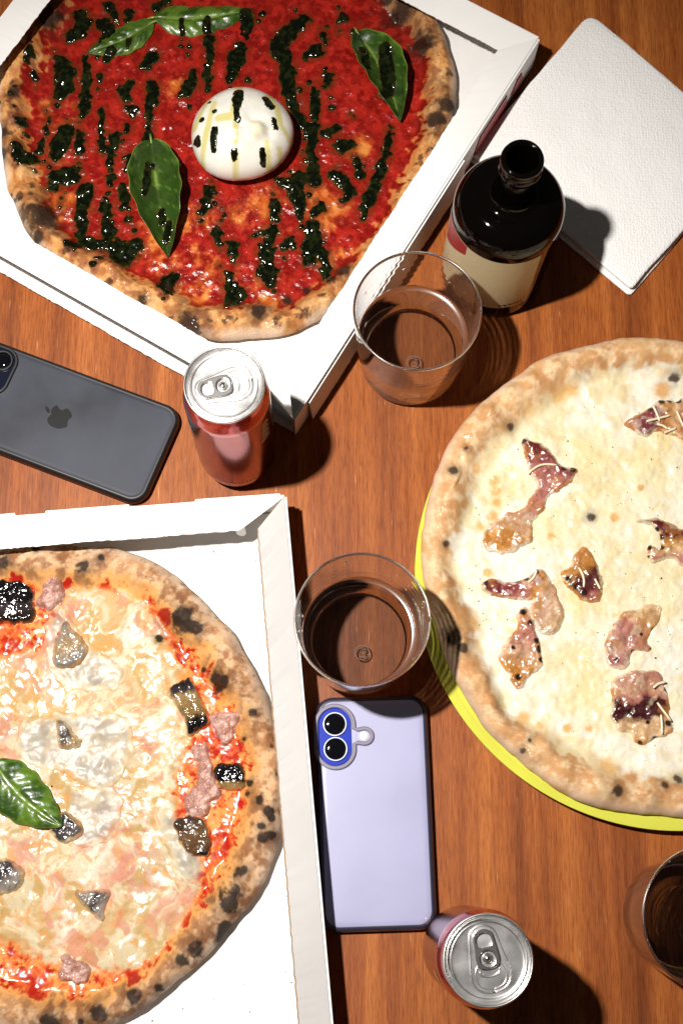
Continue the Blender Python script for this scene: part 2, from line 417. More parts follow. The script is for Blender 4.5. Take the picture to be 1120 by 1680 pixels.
HB, TH = 0.040, 0.0018
def make_box(K, e1, e2, L1, L2, label, lips, tuck):
    """K: world xy of the corner, e1/e2: unit directions of the two sides from it. lips: (width, rise) for sides e1, e2, opposite e1, opposite e2"""
    K = np.array(K); A = K + e1 * L1; C = K + e2 * L2; B = K + e1 * L1 + e2 * L2
    cen = (K + B) / 2
    box = thing('pizza_box', (cen[0], cen[1], 0), label, 'pizza box')
    v3 = lambda p, z: np.array([p[0], p[1], z])
    # floor panel
    ins = lambda p: p + (cen - p) / np.linalg.norm(cen - p) * 0.002
    q = [ins(K), ins(A), ins(B), ins(C)]
    vv = [v3(p, 0.0022) for p in q] + [v3(p, 0.0004) for p in q]
    mk('floor_panel', np.array(vv), [[0, 1, 2, 3], [7, 6, 5, 4], [0, 4, 5, 1], [1, 5, 6, 2], [2, 6, 7, 3], [3, 7, 4, 0]], M_card, box, smoothf=False)
    sides = [(K, A, e2), (K, C, e1), (C, B, -e2), (A, B, -e1)]
    for i, ((p, r, inn), (lw, rise, t0, t1)) in enumerate(zip(sides, lips)):
        p3, r3 = v3(p, HB), v3(r, HB)
        vv, f, mi = strip(v3(p, HB - 0.001), v3(r, HB - 0.001), np.array([0, 0, -(HB - 0.0015)]) + np.array([inn[0], inn[1], 0]) * (0.0005 + (tuck if i == 1 else 0)), TH, 60, 0.0002, 3 + i)
        mk('wall', vv, f, [M_card, M_kraft], box, smoothf=False, midx=mi)
        wv = np.array([inn[0], inn[1], 0]) * lw + np.array([0, 0, rise])
        vv, f, mi = strip(p3, r3, wv, TH, 150, 0.00035, 11 + i, t0, t1)
        mk('lip', vv, f, [M_card, M_kraft], box, smoothf=False, midx=mi)
    return box, (K, A, B, C)

def unit(v): v = np.asarray(v, float); return v / np.linalg.norm(v)
# upper box (tomato pizza)
KA = W(480, 686, HB)[:2]; PA = W(882, 62, HB)[:2]; QA = W(0, 414, HB)[:2]
e1A = unit(PA - KA); e2A = unit(QA - KA); L1A = np.linalg.norm(PA - KA)
boxA, cA = make_box(KA, e1A, e2A, L1A, L1A * 1.0, 'open white pizza box holding the tomato pizza with burrata', 
    [(0.023, -0.004, 0.030, 0.024), (0.021, -0.003, 0.060, 0.022), (0.022, -0.003, 0.022, 0.022), (0.023, -0.005, 0.022, 0.022)], 0.012)
# lower box (aubergine pizza)
KB = W(466, 815, HB)[:2]; PB = W(541, 1668, HB)[:2]; QB = W(0, 851, HB)[:2]
e1B = unit(PB - KB); e2B = unit(QB - KB); L1B = np.linalg.norm(PB - KB)
boxB, cB = make_box(KB, e1B, e2B, L1B * 1.07, L1B * 1.07, 'open white pizza box holding the aubergine and sausage pizza',
    [(0.0200, 0.0150, 0.026, 0.002), (0.0215, -0.004, 0.034, 0.02), (0.021, -0.003, 0.02, 0.02), (0.02, 0.0, 0.02, 0.02)], 0)

def bar(name, parent, a, b, w, z0, z1, m, out):
    """low card tab: from a to b (xy), width w along out"""
    a = np.array(a); b = np.array(b); o = np.array(out) * w
    vv = []
    for z in (z1, z0):
        for p in (a, b, b + o - (b - a) * 0.02, a + o + (b - a) * 0.02): vv.append((p[0], p[1], z))
    mk(name, np.array(vv), [[0, 1, 2, 3], [7, 6, 5, 4], [0, 4, 5, 1], [1, 5, 6, 2], [2, 6, 7, 3], [3, 7, 4, 0]], m, parent, smoothf=False, midx=[0, 0, 1, 1, 1, 1])
for x0, y0, x1, y1 in ((318, 826, 462, 816), (72, 845, 214, 834), (-80, 858, 26, 848)):
    a = W(x0, y0, HB)[:2]; b = W(x1, y1, HB)[:2]
    bar('tab', boxB, a - e1B * 0.0002, b - e1B * 0.0002, 0.0035, HB - 0.004, HB - 0.0022, [M_card, M_kraft], -e1B)
# tuck tab inside the corner of the lower box
a = W(395, 872, 0.02)[:2]
vv = [];
for z, w in ((0.034, 0.0035), (0.012, 0.0035), (0.006, 0.0012)):
    for dx, dy in ((-w, 0), (w, 0), (w, 0.0012), (-w, 0.0012)): vv.append((a[0] + dx, a[1] + dy, z))
mk('tuck_tab', np.array(vv), [[0, 1, 2, 3], [0, 4, 5, 1], [1, 5, 6, 2], [2, 6, 7, 3], [3, 7, 4, 0], [4, 8, 9, 5], [5, 9, 10, 6], [6, 10, 11, 7], [7, 11, 8, 4], [11, 10, 9, 8]], [M_card, M_kraft], boxB, smoothf=False)
# upper box: torn outer ply and red print on the outside of the right wall, frayed base sheet along the front
nR = np.array([e1A[1], -e1A[0]]);  nR = nR if nR @ e2A < 0 else -nR
def along(s, off): p = KA + e1A * s + nR * off; return p
a, b = along(0.018, 0.0035), along(0.250, 0.0035)
vv, f, mi = strip((*a, 0.034), (*b, 0.037), (nR[0] * 0.003, nR[1] * 0.003, -0.033), 0.0016, 90, 0.0009, 41)
mk('torn_outer_flap', vv, f, [M_card, M_kraft], boxA, smoothf=False, midx=mi)
for s0, s1, z0, z1 in ((0.272, 0.325, 0.010, 0.030), (0.332, 0.350, 0.014, 0.028)):
    vv = []
    for s, z in ((s0, z0), (s1, z0), (s1 - 0.004, z1), (s0 + 0.006, z1)):
        p = along(s, 0.0026); vv.append((*p, z))
    for s, z in ((s0, z0), (s1, z0), (s1 - 0.004, z1), (s0 + 0.006, z1)):
        p = along(s, 0.0012); vv.append((*p, z))
    mk('print', np.array(vv), [[0, 1, 2, 3], [7, 6, 5, 4], [0, 4, 5, 1], [1, 5, 6, 2], [2, 6, 7, 3], [3, 7, 4, 0]], M_print, boxA, smoothf=False)
nL = np.array([e2A[1], -e2A[0]]); nL = nL if nL @ e1A < 0 else -nL
p, r = KA + e2A * 0.075, KA + e2A * 0.34
vv, f, mi = strip((*(p - nL * 0.0140), 0.0052), (*(r - nL * 0.0140), 0.0052), (nL[0] * 0.0180, nL[1] * 0.0180, 0.001), 0.0014, 120, 0.0003, 51)
mk('base_edge', vv, f, [M_card, M_card], boxA, smoothf=False, midx=mi)

# ------------------------------------------------------------------ pizzas
class Pizza:
    def __init__(s, cpx, outline, z0, rdef, crust_w, crust_h, base, seed, clip=None):
        s.z0, s.base, s.cw, s.ch, s.seed = z0, base, crust_w, crust_h, seed
        s.c = W(cpx[0], cpx[1], z0 + 0.008)[:2]
        P = WL(outline, z0 + 0.008)[:, :2] - s.c
        th = np.arctan2(P[:, 1], P[:, 0]); r = np.hypot(P[:, 0], P[:, 1])
        o = np.argsort(th); th, r = th[o], r[o]
        g = np.linspace(-math.pi, math.pi, 721)
        # fill gaps with the default radius
        tt, rr = list(th), list(r)
        for a in np.arange(-math.pi, math.pi, 0.2):
            if np.min(np.abs((th - a + math.pi) % (2 * math.pi) - math.pi)) > 0.22: tt.append(a); rr.append(rdef)
        tt, rr = np.array(tt), np.array(rr); o = np.argsort(tt); tt, rr = tt[o], rr[o]
        R = np.interp(g, np.r_[tt - 2 * math.pi, tt, tt + 2 * math.pi], np.r_[rr, rr, rr])
        if clip is not None:
            for (q, nrm) in clip:           # stay inside the box walls
                den = np.cos(g) * nrm[0] + np.sin(g) * nrm[1]; dist = (q - s.c) @ nrm
                R = np.where(den > 0.05, np.minimum(R, dist / np.maximum(den, 0.05)), R)
        k = np.hanning(47); k /= k.sum(); R = np.convolve(np.r_[R[-24:-1], R, R[1:24]], k, 'valid')
        R += 0.0022 * (fbm(np.cos(g) * 5, np.sin(g) * 5, 1.6, 3, seed) - 0.5) * 2
        s.g, s.R = g, R
    def rad(s, th): return np.interp(th, s.g, s.R)
    def su(s, x, y):
        dx, dy = x - s.c[0], y - s.c[1]; th = np.arctan2(dy, dx); R = s.rad(th); sr = np.hypot(dx, dy) / R
        w = s.cw * (1 + 0.35 * (fbm(np.cos(th) * 2, np.sin(th) * 2, 1.7, 3, s.seed + 50) - 0.5) * 2)
        return sr, (sr - (1 - w)) / w, th
    def height(s, x, y):
        sr, u, th = s.su(x, y)
        hc = s.ch * (1 + 0.35 * (fbm(np.cos(th) * 3, np.sin(th) * 3, 1.5, 3, s.seed + 20) - 0.5) * 2)
        inn = s.base + (fbm(x, y, s.rf, 3, s.seed) - 0.5) * 2 * s.relief[0] + (fbm(x, y, 260, 3, s.seed + 4) - 0.5) * 2 * s.relief[1]
        if s.extra is not None: inn = inn + s.extra(x, y)
        eq = 0.34 * hc
        up = smooth(-0.18, 0.52, u)
        outer = eq + (hc - eq) * np.sqrt(np.clip(1 - ((u - 0.5) / 0.5) ** 2, 0, 1))
        ridge = np.where(u > 0.5, outer, inn * (1 - up) + hc * up)
        bub, bid = worley(x, y, 62, s.seed + 31)
        bubble = np.where(bid > 0.55, np.clip(1 - bub * 1.6, 0, 1) ** 1.5, 0) * 0.004 * smooth(0.0, 0.35, u) * smooth(1.0, 0.75, u)
        rel = s.rough * ((fbm(x, y, 55, 3, s.seed + 11) - 0.5) * 0.006 + (fbm(x, y, 420, 3, s.seed + 13) - 0.5) * 0.0011) * smooth(-0.05, 0.3, u) * smooth(1.02, 0.7, u)
        return s.z0 + ridge + bubble + rel
    relief = (0.001, 0.0006); extra = None; rf = 70; rough = 1.0
    def build(s, parent, paint, mat_, nth=1000, name='dough'):
        a = np.linspace(-math.pi, math.pi, nth, endpoint=False)
        sr = np.concatenate([np.linspace(0.004, 1 - s.cw * 0.5, 195), 1 - s.cw * 0.5 + 0.5 * s.cw * np.sin(np.linspace(0, math.pi / 2, 28)[1:])])
        R = s.rad(a)
        X = s.c[0] + sr[:, None] * R * np.cos(a); Y = s.c[1] + sr[:, None] * R * np.sin(a)
        Z = s.height(X.ravel() * 1, Y.ravel() * 1).reshape(X.shape)
        last = Z[-1].copy()
        rows = [(0.985, 0.45), (0.955, 0.12), (0.90, 0.0), (0.5, 0.0)]
        Xs, Ys, Zs = [X], [Y], [Z]
        for q, k in rows:
            Xs.append((s.c[0] + q * R * np.cos(a))[None]); Ys.append((s.c[1] + q * R * np.sin(a))[None]); Zs.append((s.z0 + 0.0004 + (last - s.z0) * k)[None])
        X, Y, Z = np.vstack(Xs), np.vstack(Ys), np.vstack(Zs); nr = len(X)
        i = np.arange(nth); j = (i + 1) % nth
        f = np.concatenate([np.stack([k * nth + i, k * nth + j, (k + 1) * nth + j, (k + 1) * nth + i], 1) for k in range(nr - 1)])[:, ::-1]
        x, y = X.ravel(), Y.ravel(); sr_, u, th = s.su(x, y)
        col, rg = paint(x, y, sr_, u, th)
        # closing disc in the middle
        v = np.stack([x, y, Z.ravel()], 1)
        ob = mk(name, v, np.ascontiguousarray(f), mat_, parent, None, col, rg)
        # the tiny hole at the centre is closed with one fan part of the same mesh
        return ob

def spots(x, y, lst, z, ppm, soft=0.45, seed=0, wob=0.35):
    """soft mask of spots given in photo pixels"""
    m = np.zeros(x.shape); nz = (fbm(x, y, 180, 4, seed + 77) - 0.5) * 2; nz2 = (fbm(x, y, 600, 2, seed + 78) - 0.5)
    for px, py, r in lst:
        q = W(px, py, z); R = r / ppm / 1000
        d = np.hypot(x - q[0], y - q[1]) / R + nz * wob * 1.6 + nz2 * 0.3
        m = np.maximum(m, 1 - smooth(1 - soft, 1 + soft, d))
    return m

# ---- tomato pizza
zA = 0.0026
IA = lambda q, nrm: (q, nrm)
clipA = [(KA - e2A * 0 + (-nR) * 0.005, nR), (KA + (-nL) * 0.005, nL)]
outA = [(2, 112), (24, 66), (46, 25), (70, -5), (4, 215), (6, 282), (30, 350), (52, 396), (142, 455), (270, 527), (340, 560), (420, 556), (480, 545), (540, 512), (600, 475), (690, 330), (735, 230), (750, 165), (738, 85), (705, 25), (660, -35), (120, -60), (200, -120), (300, -150), (420, -152), (540, -118)]
pA = Pizza((374, 205), outA, zA, 0.18, 0.145, 0.0185, 0.0065, 3, clipA)
pA.relief = (0.0015, 0.0005)
pizzaA = thing('pizza', (*pA.c, zA), 'tomato pizza with dark pesto drizzle, basil and a whole burrata', 'pizza')
charA = [(692, 71, 20), (656, 18, 26), (731, 171, 18), (717, 200, 18), (75, 18, 28), (0, 214, 13), (4, 250, 13), (68, 356, 24), (64, 387, 9), (35, 328, 6), (311, 530, 20), (232, 491, 10), (425, 507, 16), (471, 486, 8), (503, 471, 7), (564, 443, 12), (546, 457, 7), (20, 150, 8), (640, -10, 20)]
brownA = [(715, 130, 40), (680, 40, 45), (60, 370, 45), (330, 525, 50), (440, 500, 45), (60, 30, 50), (15, 200, 40), (730, 200, 40), (120, 430, 30), (200, 470, 30), (545, 455, 35)]
orangeA = [(300, 400, 55), (340, 470, 50), (430, 350, 40), (520, 340, 40), (300, 520, 40), (100, 180, 30), (90, 260, 28), (285, 140, 22), (110, 340, 30), (430, 500, 40), (590, 240, 20), (560, 430, 30)]
PESTO = [[(132, 22, 10), (136, 45, 12), (115, 60, 9)], [(180, 8, 10), (190, 30, 6)], [(210, 20, 8), (210, 35, 3)], [(170, 38, 14), (182, 52, 10), (160, 75, 6)],
 [(98, 95, 9), (106, 115, 16), (106, 140, 14), (95, 155, 9)], [(140, 92, 4), (141, 120, 6), (140, 150, 9), (138, 172, 9), (134, 190, 4)], [(164, 122, 6), (164, 133, 3)],
 [(212, 135, 7), (202, 150, 9), (208, 163, 5)], [(250, 140, 11), (250, 165, 8), (246, 182, 5), (244, 205, 5), (241, 230, 7)], [(167, 180, 6), (167, 195, 4), (167, 215, 5), (167, 245, 6)],
 [(217, 180, 9)], [(210, 207, 5), (207, 218, 3)], [(190, 222, 8), (184, 245, 7), (180, 266, 4)], [(212, 255, 7), (212, 275, 6)], [(108, 215, 13), (98, 235, 13), (90, 255, 8)],
 [(130, 220, 8), (130, 245, 7)], [(80, 190, 3), (76, 215, 4), (70, 230, 4), (64, 248, 6)], [(38, 205, 8)], [(32, 248, 7), (38, 268, 11), (55, 262, 8)], [(90, 290, 13), (115, 288, 14), (125, 278, 9)],
 [(318, 118, 6), (312, 140, 10), (302, 152, 9)], [(343, 65, 9), (343, 90, 6), (340, 120, 6), (338, 146, 4)], [(383, 90, 10), (382, 115, 7), (378, 130, 4)], [(52, 92, 6), (48, 108, 4)], [(58, 125, 6)], [(27, 150, 4)], [(27, 182, 4)],
 [(256, 10, 9), (272, 2, 7)], [(396, 75, 9), (394, 95, 9), (384, 110, 6), (380, 128, 5)], [(407, 128, 5)],
 [(498, 30, 11), (480, 45, 13), (465, 60, 14), (455, 78, 13), (468, 95, 10), (472, 120, 12), (472, 145, 10), (478, 170, 7), (492, 195, 7), (504, 212, 8)], [(563, 28, 9), (556, 33, 4)], [(531, 55, 8), (535, 68, 3)],
 [(518, 82, 12), (505, 90, 7)], [(582, 52, 7), (590, 70, 6)], [(538, 125, 9), (536, 140, 5)], [(492, 145, 5)], [(515, 145, 6), (516, 175, 8), (516, 190, 5)], [(515, 205, 8), (512, 222, 9), (510, 245, 7), (512, 270, 9), (515, 295, 11)],
 [(535, 215, 8), (552, 208, 7)], [(558, 240, 11), (572, 235, 10)], [(588, 265, 8), (590, 285, 7)], [(640, 208, 4), (636, 230, 7), (632, 255, 7), (624, 275, 8), (618, 295, 8), (608, 320, 10), (600, 340, 8), (595, 356, 4)],
 [(550, 285, 10), (565, 300, 10), (575, 315, 8), (562, 328, 4)], [(497, 247, 3)], [(140, 312, 12), (135, 340, 9), (134, 365, 9), (132, 385, 7), (145, 400, 9), (165, 400, 9), (190, 402, 13), (200, 425, 15), (225, 400, 9)],
 [(182, 375, 8), (172, 362, 7), (175, 392, 8)], [(181, 290, 6), (180, 303, 3)], [(201, 300, 3), (202, 320, 7), (205, 335, 9)], [(173, 340, 10), (176, 350, 6)], [(212, 361, 5)], [(118, 410, 7), (130, 405, 5)], [(165, 430, 5)],
 [(283, 455, 10), (272, 468, 13), (276, 478, 8)], [(345, 310, 9), (340, 330, 9), (331, 345, 6)], [(364, 340, 4), (368, 350, 3)], [(355, 378, 8), (360, 395, 6)], [(380, 400, 9), (384, 418, 7), (385, 430, 3)],
 [(374, 452, 8), (380, 475, 9), (380, 492, 12), (395, 480, 8)], [(100, 325, 5)], [(85, 306, 9)], [(450, 330, 7), (452, 355, 7)], [(415, 385, 4), (435, 380, 7), (448, 375, 8), (440, 392, 8)],
 [(437, 408, 12), (438, 430, 7), (440, 445, 15), (443, 465, 8)], [(475, 398, 10), (468, 404, 6)], [(492, 290, 12), (485, 310, 12), (492, 335, 9), (494, 355, 4)], [(460, 296, 9), (475, 302, 9)], [(525, 340, 9), (515, 348, 6)],
 [(512, 370, 9), (516, 390, 12), (510, 410, 15), (505, 430, 8)], [(530, 415, 9), (535, 440, 8), (533, 450, 6)], [(235, 105, 8), (252, 88, 10)], [(310, 75, 3)], [(430, 20, 4)], [(150, 30, 4)], [(545, 175, 4)], [(580, 190, 3)], [(300, 60, 2)]]
_rp = np.random.RandomState(8)
for ch_ in list(PESTO):
    x_, y_, r_ = ch_[-1]
    if _rp.rand() < 0.75: PESTO.append([(x_ + _rp.uniform(-9, 9), y_ + r_ + _rp.uniform(5, 14), _rp.uniform(1.6, 3.4))])
    x_, y_, r_ = ch_[0]
    if _rp.rand() < 0.45: PESTO.append([(x_ + _rp.uniform(-14, 14), y_ - r_ - _rp.uniform(4, 12), _rp.uniform(1.4, 3.0))])
def paintA(x, y, sr, u, th):
    n1 = fbm(x, y, 60, 4, 5); n2 = fbm(x, y, 190, 4, 6); n3 = fbm(x, y, 480, 3, 8)
    red = mix((0.19, 0.006, 0.004), (0.38, 0.017, 0.010), smooth(0.3, 0.7, n2))
    red = mix(red, (0.46, 0.040, 0.022), smooth(0.60, 0.76, n3) * 0.3)
    red = mix(red, (0.22, 0.008, 0.005), smooth(0.62, 0.75, n1) * 0.5)
    om = spots(x, y, orangeA, 0.01, 2.07, 0.6, 4)
    org = mix((0.62, 0.14, 0.022), (0.76, 0.32, 0.07), smooth(0.4, 0.7, n2))
    red = mix(red, org, np.clip(om * smooth(0.42, 0.72, n2 * 0.35 + n1 * 0.65 + 0.06), 0, 1) * 0.7)
    dough = mix((0.66, 0.32, 0.10), (0.48, 0.18, 0.045), smooth(0.35, 0.65, n2))
    dough = mix(dough, (0.74, 0.46, 0.21), smooth(0.55, 0.75, n1) * 0.5)
    bm = np.clip(spots(x, y, brownA, 0.015, 2.07, 0.7, 9) * smooth(0.30, 0.62, n2), 0, 1)
    dough = mix(dough, (0.27, 0.095, 0.03), bm * 0.85)
    dough = mix(dough, (0.40, 0.15, 0.045), smooth(0.58, 0.7, n3) * 0.35)
    flour = smooth(0.72, 0.95, u) * smooth(0.42, 0.62, n1 + 0.08)
    dough = mix(dough, (0.74, 0.55, 0.40), flour * 0.8)
    k = smooth(-0.02, 0.20, u + (n2 - 0.5) * 0.9 + (n1 - 0.5) * 0.5)
    c = mix(red, dough, k)
    edge = np.clip(k * (1 - k) * 4, 0, 1)
    c = mix(c, org, edge * 0.35)
    for ch_ in PESTO:
        a_ = np.array(ch_, float).reshape(-1, 3); w_ = WL(a_[:, :2], 0.011); C_ = np.stack([w_[:, 0], w_[:, 1], (a_[:, 2] * 1.25 + 3) / 2020], 1)
        m_ = C_[:, 2].max() + 0.004; k_ = (x > C_[:, 0].min() - m_) & (x < C_[:, 0].max() + m_) & (y > C_[:, 1].min() - m_) & (y < C_[:, 1].max() + m_)
        dd = sdf_chain(x[k_], y[k_], C_) + (n2[k_] - 0.5) * 0.010
        c[k_] = mix(c[k_], (0.13, 0.018, 0.005), smooth(-0.0022, 0.0016, dd) * 0.72)
    ch = spots(x, y, charA, 0.018, 2.07, 0.4, 2)
    ch = np.maximum(ch, spots(x, y, [(px, py, r * 1.5) for px, py, r in charA], 0.018, 2.07, 0.7, 3) * 0.5)
    rnd = smooth(0.66, 0.74, fbm(x, y, 120, 4, 91)) * smooth(0.1, 0.3, u)
    ch = np.maximum(ch, rnd * 0.85)
    c = mix(c, (0.025, 0.012, 0.007), ch * 0.95)
    rg = 0.16 + 0.42 * k + 0.1 * n3 + 0.4 * ch * k
    return c, rg
pA.build(pizzaA, paintA, M_crustA)

# ---- aubergine pizza
zB = 0.0026
nRB = np.array([e1B[1], -e1B[0]]); nRB = nRB if nRB @ e2B < 0 else -nRB
nTB = -e1B
clipB = [(KB - nRB * 0.003, nRB), (KB + e1B * 0.006, nTB)]
outB = [(0, 905), (60, 897), (130, 895), (190, 899), (255, 924), (318, 968), (378, 1036), (420, 1110), (448, 1185), (465, 1258), (468, 1320), (456, 1390), (426, 1458), (390, 1508), (340, 1563), (280, 1618), (220, 1662), (180, 1688)]
pB = Pizza((85, 1290), outB, zB, 0.163, 0.165, 0.0195, 0.0065, 11, clipB)
cheeseP = curve_pts(WL([(58, 978), (125, 962), (205, 968), (252, 1003), (288, 1070), (306, 1130), (326, 1185), (312, 1230), (292, 1262), (290, 1330), (322, 1398), (324, 1466), (290, 1535), (232, 1588), (150, 1590), (60, 1572), (0, 1545), (-150, 1500), (-200, 1300), (-170, 1120), (-60, 1085), (20, 1080), (90, 1050), (95, 1010)], 0.01)[:, :2], 5, True)
_cd = {}
def dcheese(x, y): return sdf_poly(x, y, cheeseP)
pB.relief = (0.0022, 0.00022); pB.rf = 50
pB.extra = lambda x, y: 0.0012 * smooth(-0.001, 0.004, dcheese(x, y) + (fbm(x, y, 150, 3, 70) - 0.5) * 0.01)
pizzaB = thing('pizza', (*pB.c, zB), 'pizza with melted cheese, aubergine pieces and sausage crumbles', 'pizza')
charB = [(375, 1480, 20), (385, 1465, 14), (370, 1530, 18), (320, 1555, 13), (300, 1577, 11), (260, 1622, 8), (220, 1635, 12), (162, 1662, 15), (85, 1675, 16), (135, 1675, 6), (361, 1120, 14), (427, 1314, 7), (442, 1332, 9), (446, 1344, 7), (431, 1357, 9), (446, 1370, 8), (432, 1372, 10), (409, 1285, 6), (405, 1301, 5), (417, 1170, 8), (457, 1270, 5), (400, 1211, 4), (332, 1096, 4), (446, 1224, 4), (300, 1018, 22), (318, 1030, 14), (138, 931, 11), (6, 925, 12), (165, 915, 7), (61, 902, 7), (353, 1111, 10), (259, 1044, 6), (350, 1585, 8), (395, 1430, 12)]
brownB = [(300, 1000, 60), (130, 920, 50), (20, 920, 45), (380, 1480, 60), (330, 1560, 50), (220, 1640, 55), (110, 1670, 60), (430, 1350, 45), (360, 1110, 40), (420, 1180, 35), (410, 1410, 40)]
pinkB = [(180, 1330, 35), (215, 1355, 28), (200, 1430, 35), (160, 1480, 30), (230, 1400, 22), (120, 1620, 25), (120, 1005, 30), (250, 1030, 24), (60, 1090, 40), (260, 1000, 25), (10, 1200, 24), (240, 1220, 18), (235, 1450, 24), (300, 1490, 25), (90, 1500, 22), (40, 1395, 20)]
orB = [(200, 1180, 40), (230, 1240, 35), (130, 1550, 45), (60, 1150, 40), (120, 1030, 40), (285, 1190, 26), (50, 1480, 30), (160, 1390, 25), (170, 1050, 35), (230, 1110, 30), (260, 1300, 25), (90, 1430, 25)]
whiteB = [(250, 1060, 28), (210, 1050, 22), (270, 1300, 34), (240, 1370, 30), (270, 1440, 32), (150, 1400, 30), (80, 1455, 26), (220, 1180, 24), (40, 1340, 28), (70, 1290, 25), (250, 1200, 20), (110, 1520, 22), (180, 1100, 26), (300, 1240, 18), (170, 1250, 22)]
def warp(x, y, f, amp, seed):
    return x + (fbm(x, y, f, 3, seed) - 0.5) * 2 * amp, y + (fbm(x, y, f, 3, seed + 40) - 0.5) * 2 * amp
def paintB(x, y, sr, u, th):
    n1 = fbm(x, y, 55, 4, 15); n2 = fbm(x, y, 170, 4, 16); n3 = fbm(x, y, 430, 3, 18)
    wx, wy = warp(x, y, 60, 0.010, 120); m1 = fbm(wx, wy, 38, 4, 121); m2 = fbm(wx, wy, 85, 4, 122); m3 = fbm(wx, wy, 130, 3, 123)
    sauce = mix((0.40, 0.018, 0.009), (0.66, 0.12, 0.03), smooth(0.35, 0.65, n2))
    sauce = mix(sauce, (0.76, 0.34, 0.09), smooth(0.50, 0.66, n1 * 0.5 + n3 * 0.5) * 0.8)
    cz = mix((0.47, 0.31, 0.125), (0.57, 0.475, 0.30), smooth(0.38, 0.56, m2))
    cz = mix(cz, (0.62, 0.30, 0.08), np.clip(spots(wx, wy, orB, 0.01, 2.37, 0.8, 21) * smooth(0.42, 0.64, m3), 0, 1) * 0.65)
    cz = mix(cz, (0.48, 0.17, 0.11), np.clip(spots(wx, wy, pinkB, 0.01, 2.37, 0.8, 23) * smooth(0.38, 0.56, m2 * 0.5 + n2 * 0.5), 0, 1) * 0.8)
    cz = mix(cz, (0.68, 0.62, 0.49), np.clip(spots(wx, wy, whiteB, 0.01, 2.37, 0.8, 25) * smooth(0.40, 0.56, m1 * 0.5 + m3 * 0.5), 0, 1) * 0.9)
    cz = mix(cz, (0.58, 0.26, 0.07), smooth(0.60, 0.70, fbm(wx, wy, 210, 4, 27)) * 0.7)
    cz = mix(cz, (0.50, 0.18, 0.10), smooth(0.56, 0.68, m1) * smooth(0.42, 0.58, m3) * 0.7)
    dc = dcheese(x, y) + (n2 - 0.5) * 0.012 + (n3 - 0.5) * 0.003
    kc = smooth(-0.0016, 0.0022, dc)
    inn = mix(sauce, cz, kc)
    inn = mix(inn, (0.74, 0.26, 0.07), np.clip(1 - np.abs(dc) / 0.004, 0, 1) * 0.5)
    dough = mix((0.60, 0.37, 0.20), (0.44, 0.22, 0.095), smooth(0.38, 0.62, n2))
    dough = mix(dough, (0.66, 0.46, 0.29), smooth(0.50, 0.66, n3 * 0.6 + n1 * 0.4) * 0.6)
    dough = mix(dough, (0.74, 0.36, 0.10), (1 - smooth(0.14, 0.46, u + (n2 - 0.5) * 0.6)) * 0.8)
    dough = mix(dough, (0.62, 0.47, 0.35), smooth(0.66, 0.98, u) * smooth(0.36, 0.58, n1 + 0.1) * 0.85)
    bm = np.clip(spots(x, y, brownB, 0.018, 2.37, 0.7, 29) * smooth(0.38, 0.64, n2), 0, 1)
    dough = mix(dough, (0.22, 0.085, 0.03), bm * 0.75)
    k = smooth(-0.02, 0.16, u + (n2 - 0.5) * 0.7 + (n1 - 0.5) * 0.3)
    c = mix(inn, dough, k)
    c = mix(c, (0.80, 0.42, 0.12), np.clip(k * (1 - k) * 4, 0, 1) * 0.55)
    ch = spots(x, y, charB, 0.019, 2.4, 0.28, 12)
    ch = np.maximum(ch, spots(x, y, [(px, py, r * 1.6) for px, py, r in charB], 0.019, 2.4, 0.7, 13) * 0.42)
    c = mix(c, (0.016, 0.009, 0.006), ch * 0.96)
    fl = smooth(0.64, 0.72, fbm(x, y, 300, 4, 95)) * smooth(0.2, 0.5, u)
    c = mix(c, (0.15, 0.06, 0.03), fl * 0.5)
    return c, (0.19 + 0.36 * smooth(0.42, 0.60, m1) * kc) * (1 - k) + 0.72 * k
pB.build(pizzaB, paintB, M_cheeseB)

# ---- lime plate and bacon pizza
plc = W(1086, 947, 0.012)
pr = 0.1855
prof = [(0.0, 0.006), (0.10, 0.006), (0.150, 0.0065), (0.162, 0.009), (0.170, 0.0125), (0.176, 0.0140), (0.1775, 0.0136), (0.179, 0.0142), (0.1835, 0.0152), (0.1852, 0.0150), (pr, 0.0142), (0.1850, 0.0132), (0.1800, 0.0115), (0.168, 0.0080), (0.155, 0.0040), (0.120, 0.0035), (0.118, 0.0008), (0.110, 0.0008), (0.108, 0.0030), (0.0, 0.0030)]
prof = [(a_ * 0.985, b_) for a_, b_ in prof]
vv, f = lathe(prof, 160, (plc[0], plc[1], 0))
plate = mk('dinner_plate', vv, f, M_plate, None, (plc[0], plc[1], 0), auto=50)
tag(plate, 'lime green ceramic plate under the creamy bacon pizza', 'plate')
zC = 0.0125
outC = [(692, 890), (697, 840), (706, 798), (730, 735), (772, 678), (830, 625), (900, 585), (970, 563), (1050, 555), (1120, 560), (695, 950), (703, 1000), (722, 1050), (745, 1118), (790, 1188), (850, 1248), (920, 1298), (1000, 1328), (1060, 1338), (1120, 1338)]
pC = Pizza((1085, 948), outC, zC, 0.175, 0.152, 0.0175, 0.0060, 23); pC.rough = 0.6
pC.relief = (0.0018, 0.0004)
nq = W(744, 1046, zC + 0.012)
def extraC(x, y): return 0
pizzaC = thing('pizza', (*pC.c, zC), 'creamy white cheese pizza with bacon on a lime plate', 'pizza')
_hC = pC.height
def heightC(x, y): return _hC(x, y) - 0.0075 * np.exp(-(((x - nq[0]) / 0.007) ** 2 + ((y - nq[1]) / 0.006) ** 2))
pC.height = heightC
